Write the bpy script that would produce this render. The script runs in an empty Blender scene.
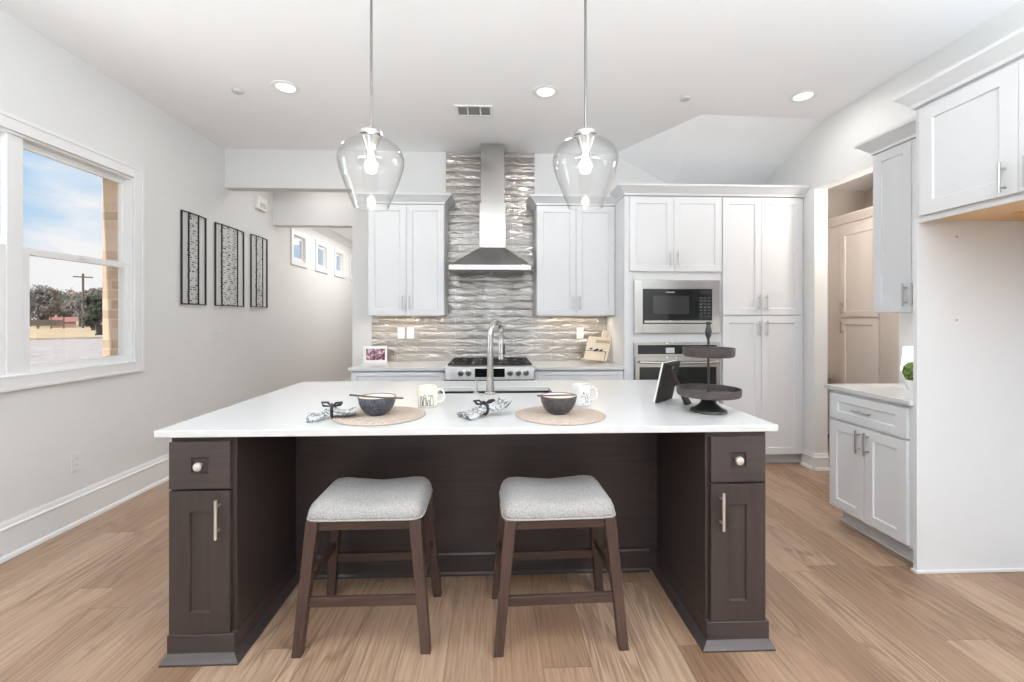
import bpy, bmesh, math, random
from mathutils import Vector, Matrix
random.seed(7)
C = bpy.context.scene.collection
SC = bpy.context.scene
PI = math.pi

# ------------------------------------------------------------------ camera
F_PX, CAM_H, HORIZON = 450.0, 1.36, 318.0
cd = bpy.data.cameras.new('camera'); cam = bpy.data.objects.new('camera', cd); C.objects.link(cam)
cam.location = (0, 0, CAM_H)
cam.rotation_euler = (PI/2, 0, -math.atan(18/F_PX))
cd.sensor_width = 36.0; cd.lens = F_PX*36.0/1024.0
cd.shift_y = -(341.0-HORIZON)/1024.0
cd.clip_start = 0.05; cd.clip_end = 600
SC.camera = cam
SC.view_settings.view_transform = 'Standard'; SC.view_settings.look = 'None'
SC.view_settings.gamma = 1.0; SC.view_settings.use_curve_mapping = False
SC.view_settings.exposure = 0.12
SC.cycles.max_bounces = 12; SC.cycles.diffuse_bounces = 6; SC.cycles.glossy_bounces = 5
SC.cycles.transparent_max_bounces = 16; SC.cycles.transmission_bounces = 8
SC.cycles.caustics_reflective = False; SC.cycles.caustics_refractive = False
SC.cycles.sample_clamp_indirect = 6.0

# ------------------------------------------------------------------ node helpers
class NT:
    def __init__(s, tree): s.t = tree; s.t.nodes.clear()
    def n(s, typ, ins=None, **props):
        nd = s.t.nodes.new(typ)
        for k, v in props.items(): setattr(nd, k, v)
        for k, v in (ins or {}).items():
            sock = nd.inputs[k]
            if isinstance(v, bpy.types.NodeSocket): s.t.links.new(v, sock)
            else: sock.default_value = v
        return nd
    def math(s, op, a, b=0.0, c=None):
        ins = {0: a, 1: b}
        if c is not None: ins[2] = c
        return s.n('ShaderNodeMath', ins, operation=op).outputs[0]
    def mix(s, f, a, b, blend='MIX'):
        nd = s.n('ShaderNodeMix', {}, data_type='RGBA', blend_type=blend)
        for i, v in ((0, f), (6, a), (7, b)):
            if isinstance(v, bpy.types.NodeSocket): s.t.links.new(v, nd.inputs[i])
            else: nd.inputs[i].default_value = v
        return nd.outputs[2]
    def ramp(s, f, stops):
        nd = s.n('ShaderNodeValToRGB', {0: f}); cr = nd.color_ramp
        while len(cr.elements) < len(stops): cr.elements.new(0.5)
        for e, (p, c) in zip(cr.elements, stops):
            e.position = p; e.color = c if len(c) == 4 else (*c, 1)
        return nd.outputs[0]
    def noise(s, vec, scale, detail=3, rough=0.5, dist=0.0):
        return s.n('ShaderNodeTexNoise', {'Vector': vec, 'Scale': scale, 'Detail': detail, 'Roughness': rough, 'Distortion': dist})

def c4(r, g=None, b=None):
    return (r, r, r, 1) if g is None else (r, g, b, 1)
def srgb(r, g, b):
    f = lambda u: (u/255/12.92) if u/255 <= 0.04045 else ((u/255+0.055)/1.055)**2.4
    return (f(r), f(g), f(b), 1)
MATS = {}
def newmat(name):
    m = bpy.data.materials.new(name); m.use_nodes = True
    return m, NT(m.node_tree)
def out(nt, sh): nt.n('ShaderNodeOutputMaterial', {0: sh})
def pbr(nt, **k):
    names = {'color': 'Base Color', 'rough': 'Roughness', 'metal': 'Metallic', 'normal': 'Normal', 'spec': 'Specular IOR Level',
             'emit': 'Emission Color', 'estr': 'Emission Strength', 'sheen': 'Sheen Weight', 'coat': 'Coat Weight', 'aniso': 'Anisotropic', 'alpha': 'Alpha'}
    nd = nt.n('ShaderNodeBsdfPrincipled', {names[a]: v for a, v in k.items()})
    return nd.outputs[0]
def plain(name, col, rough=0.5, metal=0.0, bump=0.0, bscale=200, vary=0.03, spec=0.5):
    m, nt = newmat(name)
    tc = nt.n('ShaderNodeTexCoord').outputs['Object']
    nz = nt.noise(tc, 6.0, 3)
    dark = tuple(x*(1-vary) for x in col[:3])+(1,); lite = tuple(min(1, x*(1+vary)) for x in col[:3])+(1,)
    cc = nt.mix(nz.outputs[0], dark, lite)
    k = dict(color=cc, rough=rough, metal=metal, spec=spec)
    if bump:
        b = nt.n('ShaderNodeBump', {'Strength': bump, 'Distance': 0.002, 'Height': nt.noise(tc, bscale, 4).outputs[0]})
        k['normal'] = b.outputs[0]
    out(nt, pbr(nt, **k)); MATS[name] = m; return m

# ------------------------------------------------------------------ world: blue sky with white clouds
w = bpy.data.worlds.new('sky'); SC.world = w; w.use_nodes = True
nt = NT(w.node_tree)
vec = nt.n('ShaderNodeTexCoord').outputs['Generated']
sep = nt.n('ShaderNodeSeparateXYZ', {0: vec})
grad = nt.ramp(sep.outputs[2], [(0.0, (0.70, 0.84, 0.95)), (0.12, (0.56, 0.76, 0.96)), (0.45, (0.33, 0.58, 0.92)), (1.0, (0.18, 0.38, 0.80))])
flat = nt.n('ShaderNodeMapping', {'Vector': vec, 'Scale': (1, 1, 2.4), 'Location': (0.35, 0.1, 0.0)}).outputs[0]
cl = nt.noise(flat, 3.1, 6, 0.55, 0.3).outputs[0]
cl = nt.ramp(cl, [(0.47, (0, 0, 0)), (0.62, (1, 1, 1))])
skyc = nt.mix(cl, grad, c4(0.98, 0.98, 0.99))
bg = nt.n('ShaderNodeBackground', {0: skyc, 1: 0.95})
nt.n('ShaderNodeOutputWorld', {0: bg.outputs[0]})

# ------------------------------------------------------------------ sun and daylight
def sun(name, energy, rot, angle=0.01, col=(1, 0.97, 0.93)):
    l = bpy.data.lights.new(name, 'SUN'); l.energy = energy; l.angle = angle; l.color = col
    o = bpy.data.objects.new(name, l); o.rotation_euler = rot; C.objects.link(o); return o
def area(name, loc, rot, sx, sy, power, col=(1, 1, 1), spread=PI):
    l = bpy.data.lights.new(name, 'AREA'); l.shape = 'RECTANGLE'; l.size = sx; l.size_y = sy; l.energy = power; l.color = col; l.spread = spread
    o = bpy.data.objects.new(name, l); o.location = loc; o.rotation_euler = rot; C.objects.link(o); return o
sun('sun', 4.2, (math.radians(50), 0, math.radians(-2)))
# panels added behind the camera as daylight fill, kept narrow for bright tile highlights
DAY = (0.845, 0.942, 1.0)
for gx in (-1.25, 0.0, 1.25):
    area('added_rear_daylight', (gx, -4.1, 1.65), (PI/2, 0, 0), 0.42, 1.9, 9, DAY)
area('daylight_kitchen_sash', (-2.95, 2.22, 1.72), (0, -PI/2, 0), 1.35, 0.72, 16, DAY)
# unseen upward panels added to brighten the ceiling; no lamp stands there
area('added_ceiling_fill', (-1.3, -0.5, 1.9), (PI, 0, 0), 1.2, 1.2, 165, DAY)
area('added_ceiling_fill', (1.75, -0.5, 1.9), (PI, 0, 0), 1.2, 1.2, 175, DAY)

# ------------------------------------------------------------------ materials
W_WALL = plain('wall_paint', srgb(221, 221, 220), 0.75, bump=0.05, bscale=350, vary=0.012)
W_CEIL = plain('ceiling_paint', srgb(246, 246, 247), 0.85, bump=0.05, bscale=300, vary=0.01)
W_TRIM = plain('trim_paint', srgb(228, 228, 228), 0.4, vary=0.008)
W_CAB = plain('cabinet_paint', srgb(219, 220, 222), 0.38, vary=0.008)
W_PANTRY = plain('pantry_paint', srgb(206, 198, 190), 0.7, vary=0.02)
W_PCAB = plain('pantry_cabinet_paint', srgb(222, 214, 208), 0.45, vary=0.01)
QUARTZ = plain('quartz', srgb(202, 202, 201), 0.16, vary=0.012)
NICKEL = plain('brushed_nickel', srgb(190, 188, 186), 0.28, 1.0)
KNOBM = plain('whitened_nickel', srgb(240, 240, 242), 0.32, 1.0)  # whitened so flash glare on the pulls sits in the metal colour
RODM = plain('rod_nickel', srgb(140, 138, 136), 0.35, 1.0)
PLATE = plain('wall_plate', srgb(222, 222, 220), 0.4)
SENS = plain('sensor_plastic', srgb(196, 196, 194), 0.5)
CHROME = plain('chrome', srgb(220, 218, 215), 0.22, 1.0)
BLACK = plain('black_metal', srgb(38, 36, 35), 0.45, 0.0)
IRON = plain('cast_iron', srgb(26, 26, 27), 0.5)
BGLASS = plain('black_glass', srgb(20, 21, 22), 0.06)
WHITEP = plain('white_plastic', srgb(236, 236, 234), 0.35)
GREYV = plain('vent_louvre', srgb(150, 149, 147), 0.5)
RIBBON = plain('ribbon', srgb(34, 30, 30), 0.55)
SHADE = plain('ceramic_white', srgb(240, 240, 238), 0.25)
PLYW = plain('raw_plywood', srgb(222, 185, 140), 0.6, vary=0.08)
BOWLIN = plain('bowl_glaze', srgb(214, 202, 192), 0.3, vary=0.12)
CHOPW = plain('chopstick_wood', srgb(92, 74, 66), 0.45)
DISPM = plain('display_lit', srgb(190, 192, 194), 0.3)
BLACKM = plain('ink_black', srgb(28, 26, 26), 0.6)
GREYINK = plain('ink_grey', srgb(120, 116, 112), 0.6)
CLOTHW = plain('cream_print_cloth', srgb(226, 214, 196), 0.8, vary=0.06)
WOODW = plain('whitewashed_wood', srgb(222, 205, 184), 0.6, vary=0.09)
def emis(name, col, s):
    m, nt = newmat(name)
    out(nt, pbr(nt, color=c4(0.9), emit=(*col, 1), estr=s)); return m
LENS = emis('lamp_lens', (1, 0.97, 0.92), 1.6)
BULB = emis('lamp_bulb', (1, 0.93, 0.82), 6.0)
LAMPSHADE = emis('lit_lampshade', (1, 0.98, 0.94), 0.55)
LEDBAR = emis('led_bar', (1, 0.86, 0.68), 0.3)

def stainless(name, col, axis, rough=0.24):
    m, nt = newmat(name)
    tc = nt.n('ShaderNodeTexCoord').outputs['Object']
    sc = {'x': (3, 220, 220), 'z': (220, 220, 3)}[axis]
    mp = nt.n('ShaderNodeMapping', {'Vector': tc, 'Scale': sc}).outputs[0]
    nz = nt.noise(mp, 1.0, 3).outputs[0]
    cc = nt.mix(nz, tuple(x*0.9 for x in col[:3])+(1,), col)
    rr = nt.math('MULTIPLY_ADD', nz, 0.10, rough-0.05)
    bp = nt.n('ShaderNodeBump', {'Strength': 0.04, 'Distance': 0.001, 'Height': nz}).outputs[0]
    out(nt, pbr(nt, color=cc, rough=rr, metal=1.0, normal=bp)); return m
STEEL = stainless('stainless_steel', srgb(196, 194, 191), 'x')
STEEL_LIT = stainless('stainless_steel_lit_tone', srgb(226, 224, 221), 'x', 0.36)  # lighter steel copy for the range panel; flash reflection put into the colour
STEELV = stainless('stainless_steel_vertical', srgb(190, 188, 185), 'z', 0.2)
SINKM = stainless('sink_steel', srgb(84, 80, 75), 'x', 0.35)

def woodmat(name, dark, lite, grain_axis='z', rough=0.42, scale=1.0, contrast=1.0):
    m, nt = newmat(name)
    tc = nt.n('ShaderNodeTexCoord').outputs['Object']
    a, b = 60*scale, 3*scale
    sc = {'x': (b, a, a), 'y': (a, b, a), 'z': (a, a, b)}[grain_axis]
    mp = nt.n('ShaderNodeMapping', {'Vector': tc, 'Scale': sc}).outputs[0]
    g = nt.noise(mp, 1.0, 5, 0.6, 0.4).outputs[0]
    big = nt.noise(tc, 2.3*scale, 3).outputs[0]
    f = nt.math('ADD', nt.math('MULTIPLY', g, 0.7*contrast), nt.math('MULTIPLY', big, 0.45))
    cc = nt.ramp(f, [(0.28, dark), (0.85, lite)])
    bp = nt.n('ShaderNodeBump', {'Strength': 0.12, 'Distance': 0.001, 'Height': g}).outputs[0]
    out(nt, pbr(nt, color=cc, rough=rough, normal=bp)); return m
ESP = woodmat('espresso_stain', srgb(40, 32, 30), srgb(66, 56, 53))
ESPH = woodmat('espresso_stain_horizontal', srgb(44, 36, 34), srgb(72, 62, 60), 'x')
STOOLW = woodmat('stool_walnut_stain', srgb(36, 25, 21), srgb(86, 64, 55), 'z', 0.4, 1.3)
STOOLWX = woodmat('stool_walnut_stain_rail', srgb(36, 25, 21), srgb(86, 64, 55), 'x', 0.4, 1.3)
TRAYW = woodmat('tray_dark_wood', srgb(36, 31, 30), srgb(86, 76, 75), 'x', 0.5, 0.8)
FRAMEW = woodmat('frame_brown', srgb(18, 12, 11), srgb(40, 29, 27), 'z', 0.75)
BARK = woodmat('bark', srgb(70, 62, 54), srgb(110, 98, 88), 'z', 0.9, 0.3)

def floor_mat():
    m, nt = newmat('oak_plank_floor')
    tc = nt.n('ShaderNodeTexCoord').outputs['Object']
    s = nt.n('ShaderNodeSeparateXYZ', {0: tc})
    x, y = s.outputs[0], s.outputs[1]
    PW, PL = 0.19, 1.9
    xs = nt.math('DIVIDE', x, PW); row = nt.math('FLOOR', xs)
    rnd = nt.n('ShaderNodeTexWhiteNoise', {'W': row}, noise_dimensions='1D').outputs[0]
    ys = nt.math('ADD', nt.math('DIVIDE', y, PL), nt.math('MULTIPLY', rnd, 7.3))
    col = nt.math('FLOOR', ys)
    idv = nt.n('ShaderNodeCombineXYZ', {0: row, 1: col}).outputs[0]
    pid = nt.n('ShaderNodeTexWhiteNoise', {'Vector': idv}, noise_dimensions='3D').outputs[0]
    # seams between planks
    fx = nt.math('FRACT', xs); fy = nt.math('FRACT', ys)
    ex = nt.math('MINIMUM', fx, nt.math('SUBTRACT', 1.0, fx)); ey = nt.math('MINIMUM', fy, nt.math('SUBTRACT', 1.0, fy))
    gx = nt.math('LESS_THAN', nt.math('MULTIPLY', ex, PW), 0.0013); gy = nt.math('LESS_THAN', nt.math('MULTIPLY', ey, PL), 0.0013)
    gap = nt.math('MAXIMUM', gx, gy)
    # grain: stretched noise and cathedral figure, shifted per plank
    off = nt.math('MULTIPLY', pid, 40.0)
    p = nt.n('ShaderNodeCombineXYZ', {0: nt.math('ADD', x, off), 1: nt.math('ADD', y, off), 2: off}).outputs[0]
    fine = nt.noise(nt.n('ShaderNodeMapping', {'Vector': p, 'Scale': (95, 3.5, 1)}).outputs[0], 1.0, 5, 0.62, 0.3).outputs[0]
    fig = nt.noise(nt.n('ShaderNodeMapping', {'Vector': p, 'Scale': (7, 0.9, 1)}).outputs[0], 1.0, 2, 0.5, 0.6).outputs[0]
    rings = nt.math('SINE', nt.math('MULTIPLY', fig, 62.0))
    rings = nt.math('MULTIPLY_ADD', rings, 0.5, 0.5)
    rings = nt.math('POWER', rings, 2.5)
    figm = nt.math('MULTIPLY', rings, nt.ramp(nt.noise(p, 1.3, 2).outputs[0], [(0.38, (0, 0, 0)), (0.58, (1, 1, 1))]))
    base = nt.ramp(pid, [(0.0, srgb(132, 103, 80)), (0.3, srgb(160, 130, 106)), (0.55, srgb(173, 145, 122)), (0.8, srgb(148, 117, 93)), (1.0, srgb(182, 156, 134))])
    cc = nt.mix(nt.math('MULTIPLY', nt.ramp(fine, [(0.36, (1, 1, 1)), (0.60, (0, 0, 0))]), 0.50), base, srgb(104, 78, 61))
    cc = nt.mix(nt.math('MULTIPLY', figm, 0.42), cc, srgb(82, 58, 44))
    cc = nt.mix(nt.math('MULTIPLY', gap, 0.65), cc, srgb(80, 60, 46))
    h = nt.math('SUBTRACT', nt.math('MULTIPLY', fine, 0.25), gap)
    bp = nt.n('ShaderNodeBump', {'Strength': 0.25, 'Distance': 0.001, 'Height': h}).outputs[0]
    out(nt, pbr(nt, color=cc, rough=nt.math('MULTIPLY_ADD', fine, 0.12, 0.34), normal=bp)); return m
FLOOR = floor_mat()

def tile_mat():
    m, nt = newmat('glazed_wavy_tile')
    tc = nt.n('ShaderNodeTexCoord').outputs['Object']
    s = nt.n('ShaderNodeSeparateXYZ', {0: tc})
    v = nt.n('ShaderNodeCombineXYZ', {0: s.outputs[0], 1: s.outputs[2], 2: 0.0}).outputs[0]
    br = nt.n('ShaderNodeTexBrick', {'Vector': v, 'Color1': c4(0.0), 'Color2': c4(1.0), 'Mortar': c4(0.5), 'Scale': 1.0, 'Mortar Size': 0.0012,
              'Mortar Smooth': 0.1, 'Brick Width': 0.40, 'Row Height': 0.076}, offset=0.5)
    r = br.outputs[0]; mort = br.outputs[1]
    wave = nt.noise(nt.n('ShaderNodeMapping', {'Vector': v, 'Scale': (6.5, 17, 1)}).outputs[0], 1.0, 2, 0.5, 0.7).outputs[0]
    fine = nt.noise(nt.n('ShaderNodeMapping', {'Vector': v, 'Scale': (16, 42, 1)}).outputs[0], 1.0, 2, 0.5, 0.5).outputs[0]
    soft = nt.noise(nt.n('ShaderNodeMapping', {'Vector': v, 'Scale': (2.2, 13.2, 1)}).outputs[0], 1.0, 1).outputs[0]
    cc = nt.mix(nt.math('MULTIPLY_ADD', r, 0.5, nt.math('MULTIPLY', soft, 0.5)), srgb(148, 143, 138), srgb(182, 175, 168))
    cc = nt.mix(mort, cc, srgb(180, 174, 166))
    row = nt.math('FRACT', nt.math('DIVIDE', s.outputs[2], 0.076))
    bev = nt.math('POWER', nt.math('ABSOLUTE', nt.math('SUBTRACT', row, 0.5)), 2.0)
    h = nt.math('ADD', nt.math('MULTIPLY_ADD', fine, 0.30, wave), nt.math('MULTIPLY', bev, -0.9))
    h = nt.math('SUBTRACT', h, nt.math('MULTIPLY', mort, 0.4))
    bp = nt.n('ShaderNodeBump', {'Strength': 1.0, 'Distance': 0.013, 'Height': h}).outputs[0]
    out(nt, pbr(nt, color=cc, rough=nt.math('MULTIPLY_ADD', mort, 0.5, 0.07), normal=bp, spec=1.0, coat=0.5, metal=0.35)); return m
TILE = tile_mat()

def fabric_mat():
    m, nt = newmat('heathered_linen')
    tc = nt.n('ShaderNodeTexCoord').outputs['Object']
    a = nt.noise(nt.n('ShaderNodeMapping', {'Vector': tc, 'Scale': (300, 900, 300)}).outputs[0], 1.0, 2).outputs[0]
    b = nt.noise(nt.n('ShaderNodeMapping', {'Vector': tc, 'Scale': (900, 300, 300)}).outputs[0], 1.0, 2).outputs[0]
    g = nt.noise(tc, 160, 3).outputs[0]
    f = nt.math('ADD', nt.math('MULTIPLY', nt.math('ADD', a, b), 0.32), nt.math('MULTIPLY', g, 0.4))
    cc = nt.ramp(f, [(0.34, srgb(112, 108, 106)), (0.68, srgb(180, 176, 173))])
    bp = nt.n('ShaderNodeBump', {'Strength': 0.35, 'Distance': 0.002, 'Height': f}).outputs[0]
    out(nt, pbr(nt, color=cc, rough=0.9, normal=bp, sheen=0.2)); return m
FABRIC = fabric_mat()

def placemat_mat():
    m, nt = newmat('woven_placemat')
    tc = nt.n('ShaderNodeTexCoord').outputs['Object']
    s = nt.n('ShaderNodeSeparateXYZ', {0: tc})
    rr = nt.math('SQRT', nt.math('ADD', nt.math('POWER', s.outputs[0], 2.0), nt.math('POWER', s.outputs[1], 2.0)))
    ring = nt.math('MULTIPLY_ADD', nt.math('SINE', nt.math('MULTIPLY', rr, 520.0)), 0.5, 0.5)
    n_ = nt.noise(tc, 110, 3).outputs[0]
    f = nt.math('ADD', nt.math('MULTIPLY', ring, 0.4), nt.math('MULTIPLY', n_, 0.6))
    cc = nt.ramp(f, [(0.2, srgb(118, 100, 88)), (0.8, srgb(208, 192, 178))])
    bp = nt.n('ShaderNodeBump', {'Strength': 0.5, 'Distance': 0.002, 'Height': f}).outputs[0]
    out(nt, pbr(nt, color=cc, rough=0.9, normal=bp)); return m
MATW = placemat_mat()

def bowl_mat(name, a, b):
    m, nt = newmat(name)
    tc = nt.n('ShaderNodeTexCoord').outputs['Object']
    vz = nt.n('ShaderNodeTexVoronoi', {'Vector': tc, 'Scale': 130.0}).outputs[0]
    cc = nt.ramp(vz, [(0.15, a), (0.6, b)])
    bp = nt.n('ShaderNodeBump', {'Strength': 0.4, 'Distance': 0.002, 'Height': vz}).outputs[0]
    out(nt, pbr(nt, color=cc, rough=0.35, normal=bp)); return m
BOWLB = bowl_mat('bowl_blue_grey', srgb(96, 102, 116), srgb(58, 60, 68))
BOWLG = bowl_mat('bowl_charcoal', srgb(92, 88, 90), srgb(62, 58, 60))

def leaf_mat(name, a, b, scale=30):
    m, nt = newmat(name)
    tc = nt.n('ShaderNodeTexCoord').outputs['Object']
    n_ = nt.noise(tc, scale, 5, 0.65).outputs[0]
    out(nt, pbr(nt, color=nt.ramp(n_, [(0.35, a), (0.65, b)]), rough=0.8,
        normal=nt.n('ShaderNodeBump', {'Strength': 0.6, 'Distance': 0.01, 'Height': n_}).outputs[0])); return m
TOPI = leaf_mat('topiary_green', srgb(58, 78, 34), srgb(140, 160, 84), 60)

def print_cloth(name):
    m, nt = newmat(name)
    tc = nt.n('ShaderNodeTexCoord').outputs['Object']
    vz = nt.n('ShaderNodeTexVoronoi', {'Vector': tc, 'Scale': 55.0}, feature='DISTANCE_TO_EDGE').outputs[0]
    n_ = nt.noise(tc, 40, 2).outputs[0]
    f = nt.math('MULTIPLY', nt.math('LESS_THAN', vz, 0.12), nt.math('GREATER_THAN', n_, 0.45))
    out(nt, pbr(nt, color=nt.mix(f, srgb(172, 172, 171), srgb(104, 106, 108)), rough=0.85)); return m
NAPK = print_cloth('printed_napkin')

def photo_mat():
    m, nt = newmat('photo_print')
    tc = nt.n('ShaderNodeTexCoord').outputs['Object']
    n_ = nt.noise(tc, 26, 3, 0.5, 1.2).outputs[0]
    out(nt, pbr(nt, color=nt.ramp(n_, [(0.36, srgb(58, 26, 40)), (0.52, srgb(150, 108, 128)), (0.62, srgb(226, 200, 212))]), rough=0.3)); return m
PHOTO = photo_mat()

def brick_mat():
    m, nt = newmat('outdoor_brick')
    tc = nt.n('ShaderNodeTexCoord').outputs['Object']
    s = nt.n('ShaderNodeSeparateXYZ', {0: tc})
    v = nt.n('ShaderNodeCombineXYZ', {0: nt.math('ADD', s.outputs[0], s.outputs[1]), 1: s.outputs[2], 2: 0.0}).outputs[0]
    br = nt.n('ShaderNodeTexBrick', {'Vector': v, 'Color1': srgb(140, 112, 92), 'Color2': srgb(214, 192, 168), 'Mortar': srgb(200, 190, 176), 'Scale': 1.0,
              'Mortar Size': 0.006, 'Brick Width': 0.21, 'Row Height': 0.075})
    cc = nt.mix(nt.noise(tc, 9, 3).outputs[0], br.outputs[0], srgb(206, 182, 156))
    out(nt, pbr(nt, color=cc, rough=0.9)); return m
BRICK = brick_mat()

def thin_glass(name, tint, edge, rough=0.0):
    m, nt = newmat(name)
    fc = nt.n('ShaderNodeLayerWeight', {'Blend': 0.5}).outputs[1]
    fr = nt.math('MULTIPLY_ADD', nt.math('POWER', fc, 5.0), 0.9, 0.035)
    lw = nt.math('POWER', fc, 3.0)
    tr = nt.n('ShaderNodeBsdfTransparent', {0: nt.mix(lw, tint, edge)}).outputs[0]
    gl = nt.n('ShaderNodeBsdfGlossy', {'Color': c4(1.0), 'Roughness': rough+0.01}).outputs[0]
    mx = nt.n('ShaderNodeMixShader', {0: fr, 1: tr, 2: gl}).outputs[0]
    out(nt, mx); return m
PANE = thin_glass('window_glass', c4(0.97), c4(0.9))
SHADEGL = thin_glass('clear_pendant_glass', c4(0.99), c4(0.74))

# ------------------------------------------------------------------ mesh helpers
ORG = {}
class MB:
    def __init__(s): s.b = bmesh.new()
    def v(s, *p): return s.b.verts.new(p)
    def f(s, vs):
        try: return s.b.faces.new(vs)
        except ValueError: return None
    def box(s, x0, x1, y0, y1, z0, z1):
        x0, x1 = sorted((x0, x1)); y0, y1 = sorted((y0, y1)); z0, z1 = sorted((z0, z1))
        p = [s.v(x, y, z) for z in (z0, z1) for x, y in ((x0, y0), (x1, y0), (x1, y1), (x0, y1))]
        for q in ((3, 2, 1, 0), (4, 5, 6, 7), (0, 1, 5, 4), (1, 2, 6, 5), (2, 3, 7, 6), (3, 0, 4, 7)): s.f([p[i] for i in q])
        return s
    def hexa(s, lo, hi):
        """8-point solid from a lower and an upper quad (counter-clockwise from above)"""
        a = [s.v(*p) for p in lo]; b = [s.v(*p) for p in hi]
        s.f(a[::-1]); s.f(b)
        for i in range(4): s.f([a[i], a[(i+1) % 4], b[(i+1) % 4], b[i]])
        return s
    def rings(s, rs, closed=True, cap0=True, cap1=True):
        R = [[s.v(*p) for p in r] for r in rs]
        n = len(R[0])
        for a, b in zip(R, R[1:]):
            for i in range(n if closed else n-1):
                j = (i+1) % n; s.f([a[i], a[j], b[j], b[i]])
        if cap0: s.f(R[0][::-1])
        if cap1: s.f(R[-1])
        return s
    def lathe(s, prof, c=(0, 0, 0), n=40, cap0=False, cap1=False):
        return s.rings([[(c[0]+r*math.cos(2*PI*i/n), c[1]+r*math.sin(2*PI*i/n), c[2]+z) for i in range(n)] for r, z in prof], True, cap0, cap1)
    def tube(s, pts, r, n=10, caps=True, flat=1.0):
        pts = [Vector(p) for p in pts]; rs = r if isinstance(r, (list, tuple)) else [r]*len(pts)
        t0 = (pts[1]-pts[0]).normalized()
        up = Vector((0, 0, 1)) if abs(t0.z) < 0.9 else Vector((0, 1, 0))
        side = t0.cross(up).normalized(); R = []
        for i, p in enumerate(pts):
            t = (pts[min(i+1, len(pts)-1)]-pts[max(i-1, 0)]).normalized()
            side = (side-t*side.dot(t)).normalized(); nn = side.cross(t).normalized()
            R.append([tuple(p+side*math.cos(2*PI*k/n)*rs[i]+nn*math.sin(2*PI*k/n)*rs[i]*flat) for k in range(n)])
        return s.rings(R, True, caps, caps)
    def cyl(s, p0, p1, r, n=16): return s.tube([p0, p1], r, n)
    def prism(s, poly, axis, a0, a1):
        def P(u, v, a): return {'x': (a, u, v), 'y': (u, a, v), 'z': (u, v, a)}[axis]
        return s.rings([[P(u, v, a0) for u, v in poly], [P(u, v, a1) for u, v in poly]])
    def shaker(s, x0, x1, z0, z1, yf=0.0, t=0.02, rail=0.06, rec=0.009, rail_z=None):
        rz = rail if rail_z is None else rail_z
        def R(dx, dz, y): return [s.v(x, y, z) for x, z in ((x0+dx, z0+dz), (x1-dx, z0+dz), (x1-dx, z1-dz), (x0+dx, z1-dz))]
        bk, o, i1, i2 = R(0, 0, yf+t), R(0, 0, yf), R(rail, rz, yf), R(rail+0.003, rz+0.003, yf+rec)
        for k in range(4):
            j = (k+1) % 4
            s.f([bk[k], bk[j], o[j], o[k]]); s.f([o[k], o[j], i1[j], i1[k]]); s.f([i1[k], i1[j], i2[j], i2[k]])
        s.f(i2); s.f(bk[::-1]); return s
    def moulding(s, w, d, prof, left=True, right=True, y0=0.0, side=(1.0, 1.0)):
        """profile (out, z) swept round left side, front and right side of a w x d block whose front is y0"""
        R = []
        for o_, z in prof:
            L = -o_*side[0] if left else 0.0; Rr = w+(o_*side[1] if right else 0.0)
            R.append([(L, d, z), (L, y0-o_, z), (Rr, y0-o_, z), (Rr, d, z)])
        return s.rings(R, True, True, True)
    def pull(s, x, z, ln, kind, yf, r=0.006, stand=0.030):
        if kind == 'v':
            s.cyl((x, yf-stand, z-ln/2), (x, yf-stand, z+ln/2), r, 12)
            for q in (-1, 1): s.cyl((x, yf+0.001, z+q*ln*0.32), (x, yf-stand, z+q*ln*0.32), r*0.8, 10)
        else:
            s.cyl((x-ln/2, yf-stand, z), (x+ln/2, yf-stand, z), r, 12)
            for q in (-1, 1): s.cyl((x+q*ln*0.32, yf+0.001, z), (x+q*ln*0.32, yf-stand, z), r*0.8, 10)
        return s
    def build(s, name, mat, parent=None, bevel=0.0, smooth=35, sub=0, label=None):
        bmesh.ops.recalc_face_normals(s.b, faces=s.b.faces)
        me = bpy.data.meshes.new(name); s.b.to_mesh(me); s.b.free()
        org = ORG.get(parent.name, Vector()) if parent else Vector()
        if parent and org.length > 0: me.transform(Matrix.Translation(-org))
        if smooth:
            me.shade_smooth(); me.set_sharp_from_angle(angle=math.radians(smooth))
        me.materials.append(mat)
        o = bpy.data.objects.new(name, me); C.objects.link(o)
        if parent: o.parent = parent; ORG[o.name] = org
        if bevel:
            b = o.modifiers.new('bevel', 'BEVEL'); b.width = bevel; b.segments = 2; b.limit_method = 'ANGLE'; b.angle_limit = math.radians(40)
            b.harden_normals = True
        if sub:
            b = o.modifiers.new('sub', 'SUBSURF'); b.levels = sub; b.render_levels = sub
        if label: o['label'] = label
        return o
def tag(o, label, cat, group=None, kind=None):
    o['label'] = label; o['category'] = cat
    if group: o['group'] = group
    if kind: o['kind'] = kind
    return o
def thing(name, label, cat, loc=(0, 0, 0), rotz=0.0, local=False, group=None):
    o = bpy.data.objects.new(name, None); C.objects.link(o); o.location = loc; o.rotation_euler = (0, 0, rotz)
    o.empty_display_size = 0.1
    ORG[o.name] = Vector() if local else Vector(loc)
    return tag(o, label, cat, group)
def struct(name, mb, mat, bevel=0.0, parent=None, label=None):
    o = mb.build(name, mat, parent, bevel)
    if not parent: o['kind'] = 'structure'
    if label: o['label'] = label; o['category'] = 'room'
    return o
def dup(root, loc, rotz=0.0, label=None):
    r = root.copy(); C.objects.link(r); r.location = loc; r.rotation_euler = (0, 0, rotz)
    if label: r['label'] = label
    for ch in list(root.children):
        c = ch.copy(); C.objects.link(c); c.parent = r
        for g in list(ch.children):
            e = g.copy(); C.objects.link(e); e.parent = c
    return r

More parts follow.
